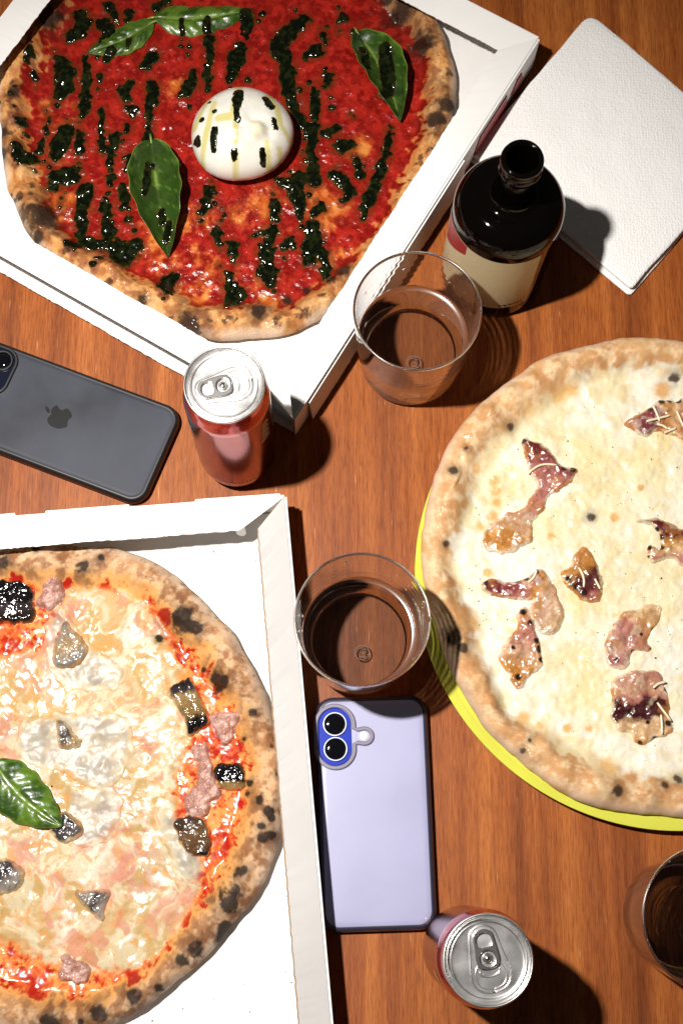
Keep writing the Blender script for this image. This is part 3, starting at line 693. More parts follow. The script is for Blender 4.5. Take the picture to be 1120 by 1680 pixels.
charC = [(837, 697, 8), (763, 739, 5), (743, 776, 8), (1107, 616, 9), (730, 893, 5), (746, 1047, 12), (757, 1064, 9), (865, 1216, 4), (856, 1233, 5), (1010, 1298, 10), (1090, 1288, 6), (1114, 1279, 8), (970, 845, 8)]
brC = [(917, 646, 11), (935, 640, 8), (812, 790, 6), (813, 806, 6), (815, 822, 5), (1085, 640, 9), (787, 862, 5), (770, 1020, 9), (997, 1261, 10), (1005, 1278, 5), (860, 672, 8), (780, 770, 5), (1008, 848, 5), (858, 1178, 7), (885, 1190, 5), (930, 1195, 5), (800, 940, 5), (905, 880, 4), (965, 1195, 4), (1050, 800, 3), (808, 848, 6)]
toastC = [(790, 670, 45), (760, 720, 40), (725, 820, 35), (720, 870, 32), (755, 1000, 30), (740, 960, 25), (800, 1150, 35), (840, 1220, 40), (930, 1270, 40), (1050, 1300, 45), (1100, 1280, 40), (880, 610, 40), (990, 590, 45), (960, 640, 30), (1090, 610, 40), (760, 1100, 25), (770, 1040, 20)]
yelC = [(1060, 770, 60), (1000, 840, 50), (940, 1000, 40), (1080, 980, 50), (960, 1130, 45), (890, 860, 35), (1060, 880, 35), (980, 730, 40), (850, 790, 25)]
def paintC(x, y, sr, u, th):
    n1 = fbm(x, y, 50, 4, 35); n2 = fbm(x, y, 160, 4, 36); n3 = fbm(x, y, 430, 3, 38)
    wx, wy = warp(x, y, 60, 0.008, 140); m1 = fbm(wx, wy, 36, 4, 141); m2 = fbm(wx, wy, 95, 4, 142)
    cz = mix((0.74, 0.63, 0.39), (0.78, 0.71, 0.52), smooth(0.38, 0.6, m2))
    cz = mix(cz, (0.81, 0.77, 0.65), smooth(0.44, 0.60, m1) * 0.9)
    cz = mix(cz, (0.74, 0.54, 0.24), smooth(0.62, 0.74, fbm(wx, wy, 120, 3, 143)) * 0.35)
    cz = mix(cz, (0.80, 0.66, 0.32), spots(x, y, yelC, 0.018, 2.23, 0.8, 41) * 0.55)
    cz = mix(cz, (0.62, 0.28, 0.06), spots(x, y, [(a, b, c * 1.35) for a, b, c in brC], 0.019, 2.23, 0.5, 43) * 0.8)
    cz = mix(cz, (0.74, 0.46, 0.16), spots(x, y, [(a, b, c * 1.8) for a, b, c in brC], 0.019, 2.23, 0.7, 44) * 0.35)
    rim = smooth(-0.42, -0.05, u) * smooth(0.42, 0.62, m2)
    cz = mix(cz, (0.76, 0.52, 0.22), rim * 0.55)
    dough = mix((0.76, 0.54, 0.31), (0.68, 0.42, 0.20), smooth(0.38, 0.62, n2))
    tm = np.clip(spots(x, y, toastC, 0.028, 2.23, 0.8, 45) * smooth(0.26, 0.58, n2 * 0.7 + n3 * 0.3), 0, 1) * (1 - smooth(0.6, 0.9, u) * 0.6)
    dough = mix(dough, (0.46, 0.20, 0.065), tm * 0.7)
    dough = mix(dough, (0.52, 0.22, 0.07), smooth(0.55, 0.68, n3) * 0.3)
    dough = mix(dough, (0.70, 0.50, 0.36), smooth(0.70, 0.98, u) * smooth(0.35, 0.6, n1 + 0.1) * 0.7)
    k = smooth(-0.02, 0.22, u + (n2 - 0.5) * 0.5 + (n1 - 0.5) * 0.3)
    c = mix(cz, dough, k)
    ch = spots(x, y, charC, 0.024, 2.23, 0.4, 32)
    ch = np.maximum(ch, spots(x, y, [(a, b, r * 1.6) for a, b, r in charC], 0.024, 2.23, 0.7, 33) * 0.4)
    c = mix(c, (0.03, 0.014, 0.008), ch * 0.93)
    return c, 0.26 + 0.42 * k + 0.08 * n3
pC.build(pizzaC, paintC, M_cheeseC)

# ------------------------------------------------------------------ burrata
bz0 = zA + 0.0045; bR, bH = 0.0395, 0.046
bc = W(397, 221, bz0 + 0.020)
def bflat(a_): return 1 + 0.030 * np.sin(2 * a_ + 0.8) + 0.016 * np.sin(3 * a_ + 2.0) + 0.008 * np.sin(5 * a_)
def burr_h(x, y):
    dx, dy = (x - bc[0]) / bR, (y - bc[1]) / bR; an_ = np.arctan2(dy, dx); r2 = (dx * dx + dy * dy) / bflat(an_) ** 2
    z = bz0 + 0.020 + (bH - 0.020) * np.sqrt(np.clip(1 - r2, 0, 1)) - np.where(r2 > 1, (np.sqrt(r2) - 1) * 0.05, 0)
    k = np.exp(-(((x - bkn[0]) / 0.0062) ** 2 + ((y - bkn[1]) / 0.0058) ** 2) ** 2)
    g = np.exp(-((np.hypot(x - bkn[0], y - bkn[1]) - 0.0095) / 0.004) ** 2)
    rk = np.hypot(x - bkn[0], y - bkn[1]); ak = np.arctan2(y - bkn[1], x - bkn[0])
    fold = np.sin(6 * ak + 1.5 * np.sin(2 * ak) + 60 * rk) * np.exp(-((rk - 0.016) / 0.011) ** 2)
    return z + 0.0034 * k - 0.0017 * g + 0.0007 * fold + (fbm(x, y, 70, 3, 930) - 0.5) * 0.0022 * np.clip(1.2 - r2, 0, 1)
bkn = W(421, 207, bz0 + 0.048)
a = np.linspace(0, 2 * math.pi, 96, endpoint=False); vs = []
for t in np.linspace(0.02, 1, 44):
    r = bR * math.sin(t * math.pi / 2) * bflat(a); x = bc[0] + r * np.cos(a); y = bc[1] + r * np.sin(a); vs.append(np.stack([x, y, burr_h(x, y)], 1))
for t in np.linspace(0, 1, 12)[1:]:
    r = bR * math.cos(t * 1.0) * bflat(a); vs.append(np.stack([bc[0] + r * np.cos(a), bc[1] + r * np.sin(a), np.full(96, bz0 + 0.020 - 0.024 * math.sin(t * 1.0))], 1))
vv, f = loft(vs)
v3 = np.array(vv); oil = np.zeros(len(v3))
streaks = [[(352, 172, 5), (345, 200, 5), (338, 225, 6), (330, 255, 4), (332, 290, 3)], [(392, 140, 6), (390, 170, 9), (385, 200, 8), (360, 202, 7)], [(388, 205, 5), (388, 230, 4), (386, 260, 5), (383, 300, 3)], [(440, 155, 6), (455, 180, 6), (460, 205, 5), (480, 228, 3)], [(438, 235, 4), (440, 262, 5), (445, 290, 3)], [(318, 205, 6), (332, 180, 4), (345, 155, 4)], [(458, 240, 4), (462, 270, 4)], [(332, 252, 3), (320, 265, 3), (328, 288, 3)]]
for s_ in streaks:
    q = np.array(s_, float); w_ = WL(q[:, :2], bz0 + 0.036); C = np.stack([w_[:, 0], w_[:, 1], q[:, 2] / 2250], 1)
    oil = np.maximum(oil, smooth(-0.0012, 0.0010, sdf_chain(v3[:, 0], v3[:, 1], C)))
bcol = mix((0.80, 0.77, 0.69), (0.60, 0.53, 0.13), oil * 0.8)
bcol = mix(bcol, (0.82, 0.76, 0.52), np.exp(-((v3[:, 0] - bkn[0]) ** 2 + (v3[:, 1] - bkn[1]) ** 2) / 0.006 ** 2) * 0.9)
burr = thing('burrata', (bc[0], bc[1], bz0), 'white burrata ball with green pesto streaks on the tomato pizza', 'burrata')
mk('cheese_ball', vv, f, M_burr, burr, None, bcol, 0.28)

# ------------------------------------------------------------------ pesto
def pcol(x, y, d):
    n = fbm(x, y, 330, 3, 61)
    c = mix((0.0022, 0.0038, 0.0010), (0.010, 0.014, 0.003), smooth(0.45, 0.7, n))
    return mix(c, (0.11, 0.065, 0.010), (1 - smooth(-0.0004, 0.0012, d)) * 0.7)
for i, ch in enumerate(PESTO):
    chain_patch('pesto_drop', pizzaA, M_pesto, ch, 0.011, pA.height, 0.0022, 0.0040, pcol, 2.02, rgh=0.11, res=0.0008, wob=0.0034, wobf=240, lump=0.0008, lumpf=380, seed=100 + i, power=0.6)
for i, ch in enumerate([[(392, 150, 8), (390, 165, 9), (388, 188, 4), (390, 200, 5)], [(352, 182, 4)], [(352, 212, 5), (350, 228, 6), (350, 240, 4)], [(321, 218, 6), (324, 226, 4)], [(330, 190, 4)], [(343, 160, 3)], [(436, 158, 6), (444, 172, 7)], [(449, 195, 4), (452, 206, 4)], [(384, 246, 5), (384, 254, 4)], [(430, 240, 4), (431, 254, 5)]]):
    chain_patch('pesto_drop', burr, M_pesto, ch, bz0 + 0.042, burr_h, 0.0011, 0.0022, pcol, 2.25, rgh=0.14, res=0.0005, wob=0.0010, wobf=500, lump=0.0003, seed=300 + i, power=0.6)

# ------------------------------------------------------------------ basil
def leaf(label, base, tip, width, zfun, lift, cup, curl, seed, twist=0.0, dark=0.0, n=(44, 27), tipz=0.0, basez=0.0):
    b, t = W(*base, lift[0])[:2], W(*tip, lift[1])[:2]; ax = t - b; L = np.linalg.norm(ax); ax /= L; pr_ = np.array([-ax[1], ax[0]])
    u = np.linspace(0, 1, n[0])[:, None] * np.ones((1, n[1])); v = np.linspace(-1, 1, n[1])[None] * np.ones((n[0], 1))
    w = width / 2 * np.sin(math.pi * np.clip(u, 0.004, 0.996) ** 0.82) ** 0.72 * (1 - 0.15 * u)
    w = np.maximum(w, 0.0007) * (1 + 0.04 * np.sin(u * 31 + seed))
    bend = 0.06 * L * np.sin(u * math.pi) * math.sin(seed * 1.7)
    ang = curl * np.abs(v) * np.sign(v)
    k = np.where(abs(curl) < 1e-3, v, np.sin(ang) / (curl if abs(curl) > 1e-3 else 1))
    x = b[0] + ax[0] * u * L + pr_[0] * (k * w + bend); y = b[1] + ax[1] * u * L + pr_[1] * (k * w + bend)
    zz = zfun(x.ravel(), y.ravel()); zz = np.percentile(zz, 60)
    vein = np.abs(((u * 7.5 - np.abs(v) * 1.6 + 0.15) % 1.0) - 0.5) * 2      # 0 mid panel .. 1 at vein
    quilt = (1 - vein ** 3) * (1 - np.abs(v) ** 4) * np.clip(np.abs(v) * 6, 0, 1) * np.sin(math.pi * u)
    z = zz + lift[0] * (1 - u) + lift[1] * u + cup * (np.abs(v) ** 1.8) * np.sin(math.pi * np.clip(u, 0, 1)) ** 0.6 + 0.0011 * quilt + twist * v * u \
        - 0.0009 * np.exp(-(v / 0.09) ** 2) + (fbm(x, y, 90, 3, seed) - 0.5) * 0.003
    q = np.stack([x.ravel(), y.ravel(), z.ravel()], 1); q2 = q - np.array([0, 0, 0.0006])
    idx = np.arange(n[0] * n[1]).reshape(n); f = np.stack([idx[:-1, :-1], idx[1:, :-1], idx[1:, 1:], idx[:-1, 1:]], -1).reshape(-1, 4)
    o = len(q); f2 = f[:, ::-1] + o
    ed = np.concatenate([idx[0], idx[1:, -1], idx[-1, ::-1][1:], idx[::-1, 0][1:]]); e = np.stack([ed[:-1], ed[1:], ed[1:] + o, ed[:-1] + o], 1)
    vv_, uu = v.ravel(), u.ravel(); nn = fbm(x.ravel(), y.ravel(), 120, 4, seed + 2)
    c = mix((0.022, 0.058, 0.006), (0.085, 0.165, 0.014), smooth(0.35, 0.65, nn))
    c = mix(c, (0.24, 0.34, 0.06), np.clip(np.exp(-(vv_ / 0.06) ** 2) + 0.45 * smooth(0.86, 1.0, vein.ravel()) * (np.abs(vv_) < 0.85), 0, 1) * 0.7)
    c = mix(c, (0.22, 0.33, 0.05), smooth(0.86, 1.0, np.abs(vv_)) * 0.45)
    c = mix(c, (0.016, 0.035, 0.006), dark * smooth(0.35, 0.6, nn) * (1 - smooth(0.6, 0.9, np.abs(vv_))))  # shade in the hollow of cupped leaves put into the colour
    c = np.vstack([c, mix(c, (0.16, 0.22, 0.09), np.full(len(c), 0.5))])
    th = thing('basil_leaf', (b[0] * 0.5 + t[0] * 0.5, b[1] * 0.5 + t[1] * 0.5, zz), label, 'basil leaf', 'basil leaves on the pizzas')
    mk('blade', np.vstack([q, q2]), np.vstack([f, f2, e]), M_leaf, th, None, c, 0.33)
    # short stalk
    p0 = q.reshape(n[0], n[1], 3)[0, n[1] // 2]; 
    tv, tf = tube([p0 + np.array([ax[0], ax[1], 0]) * 0.003, p0 - np.array([ax[0], ax[1], 0]) * 0.002, p0 - np.array([ax[0], ax[1], 0.2]) * 0.006], [0.0011, 0.0010, 0.0007], 6)
    mk('stalk', tv, tf, M_leaf, th, None, np.tile((0.2, 0.3, 0.06), (len(tv), 1)), 0.4)
    g = q
    def zf(X, Y):
        out = np.empty(len(X))
        for s0 in range(0, len(X), 4000):
            d = (X[s0:s0 + 4000, None] - g[None, :, 0]) ** 2 + (Y[s0:s0 + 4000, None] - g[None, :, 1]) ** 2
            k_ = np.argpartition(d, 4, 1)[:, :4]; ww = 1 / (np.take_along_axis(d, k_, 1) + 1e-8)
            out[s0:s0 + 4000] = (g[k_, 2] * ww).sum(1) / ww.sum(1)
        return out
    return th, zf
l1, z1 = leaf('domed basil leaf beside the small basil leaf above the burrata', (255, 38), (412, 26), 0.043, pA.height, (0.004, 0.003), -0.006, 1.0, 3)
l2, z2 = leaf('small narrow basil leaf crossed by pesto, tip to tip with the domed leaf', (254, 46), (146, 96), 0.032, pA.height, (0.004, 0.002), -0.003, 0.9, 5, dark=0.4)
l3, z3 = leaf('cupped basil leaf with shade painted in its hollow near the crust beside the box side', (585, 62), (655, 208), 0.050, pA.height, (0.005, 0.006), 0.016, 1.25, 8, dark=1.0)
l4, z4 = leaf('long cupped basil leaf between burrata and box corner, shade painted in the middle', (250, 238), (278, 428), 0.057, pA.height, (0.008, 0.004), 0.018, 1.25, 11, dark=0.9)
l5, z5 = leaf('single basil leaf lying on the melted cheese of the aubergine pizza', (-6, 1252), (106, 1357), 0.046, pB.height, (0.005, 0.008), -0.005, 1.0, 14)
for i, (th, zf, ch) in enumerate([(l1, z1, [(402, 12, 9), (404, 32, 11), (398, 52, 9)]), (l1, z1, [(340, 24, 5), (338, 38, 7), (342, 50, 5)]), (l1, z1, [(297, 25, 4), (298, 46, 4)]), (l2, z2, [(210, 58, 5), (208, 70, 3)]), (l2, z2, [(182, 76, 8), (172, 88, 6)]),
      (l3, z3, [(630, 80, 9), (634, 105, 11), (636, 130, 12), (636, 150, 9), (628, 162, 6)]), (l3, z3, [(596, 80, 7), (600, 110, 7)]), (l4, z4, [(243, 268, 4), (241, 300, 6), (238, 320, 4)]), (l4, z4, [(265, 345, 6), (266, 362, 6)]), (l4, z4, [(276, 366, 6), (274, 382, 7), (272, 392, 5)]), (l4, z4, [(250, 270, 4)])]):
    chain_patch('pesto_drop', th, M_pesto, ch, 0.018, zf, 0.0016, 0.003, pcol, 2.05, rgh=0.1, res=0.0007, wob=0.001, wobf=300, lump=0.0004, seed=400 + i, power=0.6)

# ------------------------------------------------------------------ aubergine, sausage and slices on pizza B
def stops(x, y, a, b, st):
    """colour stops along the photo direction a->b"""
    A, B = W(*a, 0.014)[:2], W(*b, 0.014)[:2]; d = B - A; t = ((x - A[0]) * d[0] + (y - A[1]) * d[1]) / (d @ d)
    t = t + (fbm(x, y, 160, 3, 71) - 0.5) * 0.22
    ts = [s_[0] for s_ in st]; return np.stack([np.interp(t, ts, [s_[1][k] for s_ in st]) for k in range(3)], -1)
BK, SK, FL, FT, GR, GD = (0.006, 0.005, 0.006), (0.035, 0.026, 0.028), (0.20, 0.12, 0.04), (0.34, 0.22, 0.10), (0.25, 0.215, 0.18), (0.09, 0.078, 0.075)
AUB = [
 ('black skinned aubergine piece with wet highlights beside the red sauce', [(-30, 955), (0, 950), (48, 955), (55, 985), (54, 1018), (10, 1022), (-30, 1020)], (0, 950), (0, 1022), [(0, BK), (0.55, BK), (0.66, SK), (0.8, (0.02, 0.013, 0.008)), (1, BK)], 0.0065, 0.12),
 ('grey aubergine chunk veiled by a translucent cheese slice', [(105, 1018), (118, 1030), (138, 1050), (143, 1072), (128, 1090), (100, 1097), (85, 1085), (88, 1055)], (100, 1018), (130, 1097), [(0, GD), (0.25, GR), (0.5, FT), (0.75, GR), (1, GD)], 0.0055, 0.3),
 ('rolled aubergine piece, black ends and tan middle, at the cheese edge', [(276, 1132), (300, 1112), (313, 1110), (328, 1140), (345, 1182), (325, 1200), (308, 1206), (303, 1183), (290, 1160)], (296, 1112), (322, 1206), [(0, BK), (0.2, SK), (0.32, FT), (0.55, FL), (0.72, FL), (0.8, BK), (1, BK)], 0.0065, 0.14),
 ('small black aubergine piece with a yellow flesh stripe beside the sausage', [(352, 1254), (398, 1253), (400, 1293), (360, 1293), (350, 1272)], (375, 1252), (375, 1296), [(0, BK), (0.62, BK), (0.72, FL), (1, FT)], 0.006, 0.12),
 ('brown aubergine piece half under a cheese slice near the sausage', [(284, 1350), (305, 1338), (335, 1342), (347, 1370), (343, 1402), (318, 1404), (300, 1390)], (305, 1338), (325, 1404), [(0, SK), (0.2, (0.06, 0.03, 0.014)), (0.5, (0.13, 0.07, 0.03)), (0.85, (0.10, 0.05, 0.02)), (1, BK)], 0.0055, 0.25),
 ('small grey and black aubergine piece in the cheese above the basil leaf', [(92, 1182), (112, 1186), (122, 1205), (135, 1212), (128, 1226), (105, 1230), (94, 1218)], (92, 1180), (130, 1230), [(0, SK), (0.3, GR), (0.5, SK), (0.7, FT), (1, GD)], 0.0045, 0.3),
 ('dark grey aubergine piece tucked under the basil leaf tip', [(82, 1342), (110, 1332), (136, 1355), (132, 1372), (100, 1383), (84, 1366)], (85, 1335), (130, 1382), [(0, SK), (0.45, SK), (0.7, GD), (1, (0.10, 0.09, 0.085))], 0.005, 0.3),
 ('grey aubergine piece below the basil leaf at the left of the pizza', [(-20, 1420), (5, 1408), (28, 1420), (40, 1435), (28, 1458), (0, 1468), (-20, 1462)], (-10, 1410), (30, 1468), [(0, GD), (0.4, SK), (0.7, GR), (1, SK)], 0.0055, 0.25),
 ('shredded grey aubergine fragment near the lower crust', [(120, 1464), (150, 1460), (182, 1462), (172, 1490), (168, 1512), (150, 1500), (130, 1480)], (120, 1460), (180, 1510), [(0, GD), (0.3, GR), (0.5, SK), (0.7, GR), (1, GD)], 0.0035, 0.3)]
for i, (lab, pl, a, b, st, th, rg) in enumerate(AUB):
    o = poly_patch('aubergine_piece', None, M_aub, pl, 0.014, pB.height, th, 0.0042, (lambda x, y, d: mix(paintB(x, y, *pB.su(x, y))[0], stops(x, y, a, b, st), smooth(0.0002, 0.0028 if i in (1, 5, 6, 7, 8) else 0.0012, d + (fbm(x, y, 170, 3, 170) - 0.5) * 0.004))), rgh=rg, res=0.0006, wob=0.0014, wobf=230, lump=0.0014, lumpf=210, seed=500 + i, sink=1.5)
    tag(o, lab, 'aubergine', 'aubergine pieces on the pizza')
def saus_h(x, y):
    w_, _ = worley(x, y, 240, 77); return pB.height(x, y) + 0.0022 * (1 - w_)
SAUS = [('pink sausage crumble cluster between two black aubergine pieces', [(318, 1228), (340, 1226), (348, 1262), (360, 1300), (345, 1318), (340, 1340), (310, 1338), (300, 1318), (318, 1290), (325, 1262)]),
        ('small pink sausage crumble beside the crust by the rolled aubergine', [(345, 1172), (368, 1166), (392, 1172), (384, 1195), (374, 1216), (360, 1208), (354, 1190)]),
        ('lone sausage crumble on red sauce near the lower crust', [(96, 1585), (112, 1572), (140, 1580), (143, 1602), (122, 1612), (100, 1604)]),
        ('sausage crumble on red sauce beside the black aubergine piece', [(62, 985), (78, 958), (98, 955), (104, 978), (84, 996), (66, 998)])]
for i, (lab, pl) in enumerate(SAUS):
    o = poly_patch('sausage_crumble', None, M_saus, pl, 0.014, saus_h, 0.0042, 0.004, lambda x, y, d: mix((0.40, 0.20, 0.155), (0.58, 0.36, 0.30), smooth(0.35, 0.65, fbm(x, y, 240, 3, 66))), rgh=0.38, res=0.0006, wob=0.003, wobf=150, lump=0.0012, lumpf=330, seed=600 + i)
    tag(o, lab, 'sausage', 'sausage crumbles on the pizza')
def film_col(x, y, d):
    n = fbm(x, y, 90, 4, 81); c = mix((0.30, 0.275, 0.235), (0.46, 0.40, 0.30), smooth(0.42, 0.60, n))
    return mix(paintB(x, y, *pB.su(x, y))[0], c, smooth(0.0004, 0.0075, d + (n - 0.5) * 0.006) * 0.82)
for i, pl in enumerate([[(72, 1012), (98, 985), (112, 990), (120, 1018), (150, 1048), (188, 1078), (202, 1105), (175, 1135), (112, 1130), (75, 1088)],
        [(25, 1215), (62, 1168), (160, 1165), (215, 1178), (214, 1240), (192, 1290), (140, 1292), (92, 1266), (45, 1252)],
        [(110, 1300), (150, 1290), (190, 1300), (200, 1340), (180, 1380), (140, 1390), (118, 1370)],
        [(262, 1330), (292, 1332), (318, 1362), (334, 1410), (330, 1455), (300, 1440), (280, 1400), (262, 1372)]]):
    poly_patch('cheese_slice', pizzaB, M_film, pl, 0.012, pB.height, 0.0010, 0.0060, film_col, rgh=0.36, res=0.0009, wob=0.005, wobf=70, lump=0.0004, lumpf=130, seed=700 + i)
# ------------------------------------------------------------------ bacon on pizza C
MEAT, PINK, FAT, CRSP, CHAR = (0.13, 0.018, 0.016), (0.46, 0.17, 0.13), (0.68, 0.42, 0.22), (0.52, 0.22, 0.05), (0.022, 0.010, 0.006)
def bcol(st, a, b, chars):
    def fn(x, y, d):
        c = stops(x, y, a, b, st); n = fbm(x, y, 230, 4, 88); n2 = fbm(x, y, 90, 3, 89)
        c = mix(c * 0.8, c * np.array((1.2, 1.35, 1.4)) + 0.015, smooth(0.5, 0.7, n) * 0.6); c = mix(c, CRSP, smooth(0.58, 0.7, n2) * 0.35)
        c = mix(c, CRSP, (1 - smooth(0.0008, 0.0030, d)) * 0.55 * smooth(0.35, 0.55, n2))
        c = mix(c, paintC(x, y, *pC.su(x, y))[0], np.clip((1 - smooth(0.0002, 0.0030, d)) * 1.2 * smooth(0.62, 0.45, n2) + smooth(0.64, 0.74, fbm(x, y, 140, 3, 188)) * 0.4, 0, 1) * 0.7)
        if chars: c = mix(c, CHAR, spots(x, y, chars, 0.022, 2.23, 0.3, 90))
        return c
    return fn
BAC = [
 ('long twisted bacon strip with a dark red tip and golden foot', [(858, 718), (880, 722), (905, 742), (922, 762), (946, 768), (936, 790), (916, 806), (902, 815), (894, 836), (876, 856), (873, 884), (850, 900), (824, 907), (797, 899), (790, 880), (803, 856), (832, 840), (856, 832), (870, 810), (880, 795), (868, 776), (862, 745)], (880, 720), (830, 905), [(0, MEAT), (0.16, (0.22, 0.05, 0.045)), (0.3, PINK), (0.55, PINK), (0.75, (0.62, 0.40, 0.26)), (0.9, CRSP), (1, CRSP)], [(940, 770, 5), (925, 768, 4), (860, 722, 4)]),
 ('dark red bacon piece under grated cheese near the upper crust', [(1022, 692), (1048, 677), (1066, 668), (1082, 656), (1108, 654), (1140, 660), (1140, 730), (1110, 716), (1084, 706), (1060, 714), (1044, 706)], (1025, 690), (1125, 690), [(0, PINK), (0.2, (0.20, 0.04, 0.05)), (0.5, (0.22, 0.05, 0.05)), (0.62, CRSP), (0.8, FAT), (1, (0.35, 0.08, 0.04))], [(1085, 658, 6), (1098, 655, 6), (1112, 656, 6), (1066, 670, 4)]),
 ('hooked bacon piece with a charred curled edge and maroon meat', [(1044, 854), (1076, 849), (1102, 857), (1145, 885), (1145, 932), (1098, 916), (1070, 921), (1064, 903), (1070, 893), (1084, 899), (1084, 876), (1066, 860)], (1085, 850), (1095, 920), [(0, MEAT), (0.45, MEAT), (0.6, CRSP), (0.8, FAT), (1, PINK)], [(1084, 880, 5), (1084, 896, 5), (1066, 897, 4), (1064, 912, 3), (1078, 868, 4)]),
 ('bacon piece with a dark red rounded tail joined to pale fat', [(790, 958), (806, 946), (830, 953), (858, 948), (886, 933), (902, 948), (920, 980), (926, 1008), (916, 1036), (893, 1042), (876, 1018), (868, 1000), (876, 984), (850, 984), (820, 978), (798, 972)], (790, 960), (920, 1020), [(0, MEAT), (0.3, (0.26, 0.04, 0.04)), (0.5, PINK), (0.62, CRSP), (0.75, (0.62, 0.38, 0.26)), (1, FAT)], [(880, 938, 5), (862, 948, 5), (846, 952, 4), (798, 956, 5), (808, 980, 4)]),
 ('golden bacon flap with a charred side lying below the dark red tail', [(852, 1000), (868, 996), (880, 1030), (887, 1062), (890, 1088), (872, 1108), (852, 1132), (838, 1118), (822, 1082), (826, 1058), (845, 1032)], (860, 1000), (850, 1130), [(0, CRSP), (0.3, PINK), (0.6, (0.60, 0.34, 0.2)), (0.8, CRSP), (1, (0.35, 0.12, 0.02))], [(858, 1004, 5), (868, 1022, 5), (880, 1050, 5), (886, 1064, 6), (888, 1082, 4), (840, 1062, 4), (850, 1110, 5)]),
 ('small folded bacon curl with a dark hollow in the middle of the cheese', [(948, 900), (958, 893), (976, 914), (990, 955), (986, 984), (962, 986), (936, 966), (922, 944), (934, 925)], (935, 900), (985, 980), [(0, PINK), (0.35, CRSP), (0.55, (0.07, 0.012, 0.012)), (0.85, MEAT), (1, PINK)], [(958, 972, 5), (946, 962, 4), (932, 948, 4)]),
 ('pale wavy bacon piece with crisp golden knob above the maroon slice', [(1020, 1002), (1046, 996), (1060, 988), (1084, 992), (1085, 1012), (1070, 1034), (1062, 1050), (1066, 1066), (1040, 1070), (1026, 1094), (1000, 1092), (992, 1062), (1004, 1030)], (1070, 990), (1005, 1090), [(0, FAT), (0.3, (0.62, 0.34, 0.15)), (0.5, PINK), (0.8, (0.52, 0.27, 0.2)), (1, PINK)], [(1070, 1064, 5), (1072, 1032, 4), (1052, 1040, 3), (1038, 1068, 3), (1010, 1082, 4)]),
 ('thick bacon piece with a glossy maroon slice across golden fat', [(1010, 1112), (1048, 1100), (1082, 1101), (1092, 1130), (1098, 1160), (1103, 1198), (1076, 1212), (1046, 1219), (1034, 1204), (1012, 1196), (1000, 1172), (1004, 1140)], (1050, 1100), (1062, 1218), [(0, PINK), (0.3, (0.58, 0.33, 0.2)), (0.40, PINK), (0.45, (0.06, 0.010, 0.010)), (0.66, (0.06, 0.010, 0.010)), (0.73, FAT), (0.92, FAT), (1, CRSP)], [(1090, 1112, 4), (1094, 1130, 4), (1030, 1170, 4), (1050, 1218, 4), (1074, 1212, 4), (1062, 1185, 3), (1096, 1186, 5)])]
for i, (lab, pl, a, b, st, chs) in enumerate(BAC):
    o = poly_patch('bacon_piece', None, M_bacon, pl, 0.022, pC.height, 0.0030, 0.0040, bcol(st, a, b, chs), rgh=0.24, res=0.00055, wob=0.0022, wobf=150, lump=0.0024, lumpf=95, seed=800 + i, sink=1.5)
    tag(o, lab, 'bacon', 'bacon pieces on the creamy pizza')
rng = np.random.RandomState(4)
M_shred = plain('grated_cheese', (0.82, 0.72, 0.50), 0.35, coat=0.3)
def shred(p0, p1, bow, r, dz=0.005):
    a, b = W(*p0, 0.025)[:2], W(*p1, 0.025)[:2]; t = np.linspace(0, 1, 9)[:, None]
    q = a * (1 - t) + b * t; nrm = np.array([-(b - a)[1], (b - a)[0]]); q = q + nrm * bow * np.sin(math.pi * t)
    z = np.maximum(pC.height(q[:, 0], q[:, 1]), np.mean(pC.height(q[:, 0], q[:, 1]))) + dz
    tv, tf = tube(np.column_stack([q, z]), np.full(9, r) * np.r_[0.7, np.ones(7), 0.7], 6)
    mk('cheese_shred', tv, tf, M_shred, pizzaC)
for a, b, bw, dz in [((866, 776), (914, 762), 0.16, 0.0052), ((1060, 690), (1100, 680), 0.0, 0.006), ((1070, 664), (1082, 690), 0.03, 0.006), ((1078, 694), (1096, 702), 0.1, 0.005), ((1090, 708), (1110, 700), 0.0, 0.005), ((1110, 672), (1122, 700), 0.0, 0.006), ((1078, 1152), (1100, 1182), 0.0, 0.0058), ((1084, 1172), (1086, 1204), 0.02, 0.0056), ((880, 935), (866, 955), 0.1, 0.0052), ((950, 930), (958, 962), 0.1, 0.005), ((1072, 1128), (1092, 1118), 0.1, 0.0054), ((985, 965), (976, 948), 0.0, 0.005)]:
    shred(a, b, bw, 0.00095, dz - 0.0012)
# pepper specks: too small to pick apart
pv, pf = [], []
cnt = 0
while cnt < 190:
    px, py = rng.uniform(760, 1200), rng.uniform(640, 1270); q = W(px, py, 0.019); sr, u, th = pC.su(q[:1], q[1:2])
    if u[0] > -0.05: continue
    if rng.rand() > 0.35 + 0.65 * vn(np.array([q[0] * 60]), np.array([q[1] * 60]), 3)[0]: continue
    z = pC.height(q[:1], q[1:2])[0]; r = rng.uniform(0.00025, 0.0006) * (1.5 if rng.rand() < 0.1 else 1); a0 = rng.uniform(0, 6); o = len(pv)
    for k in range(5):
        a = a0 + k * 1.2566; rr = r * rng.uniform(0.6, 1.2); pv.append((q[0] + rr * math.cos(a), q[1] + rr * math.sin(a), z + 0.0001))
    pv.append((q[0], q[1], z + r * 0.9 + 0.0003)); pf += [[o + k, o + (k + 1) % 5, o + 5] for k in range(5)]; cnt += 1
pp = mk('pepper_specks', np.array(pv), pf, plain('black_pepper', (0.05, 0.035, 0.015), 0.6), pizzaC, smoothf=False); pp['kind'] = 'stuff'

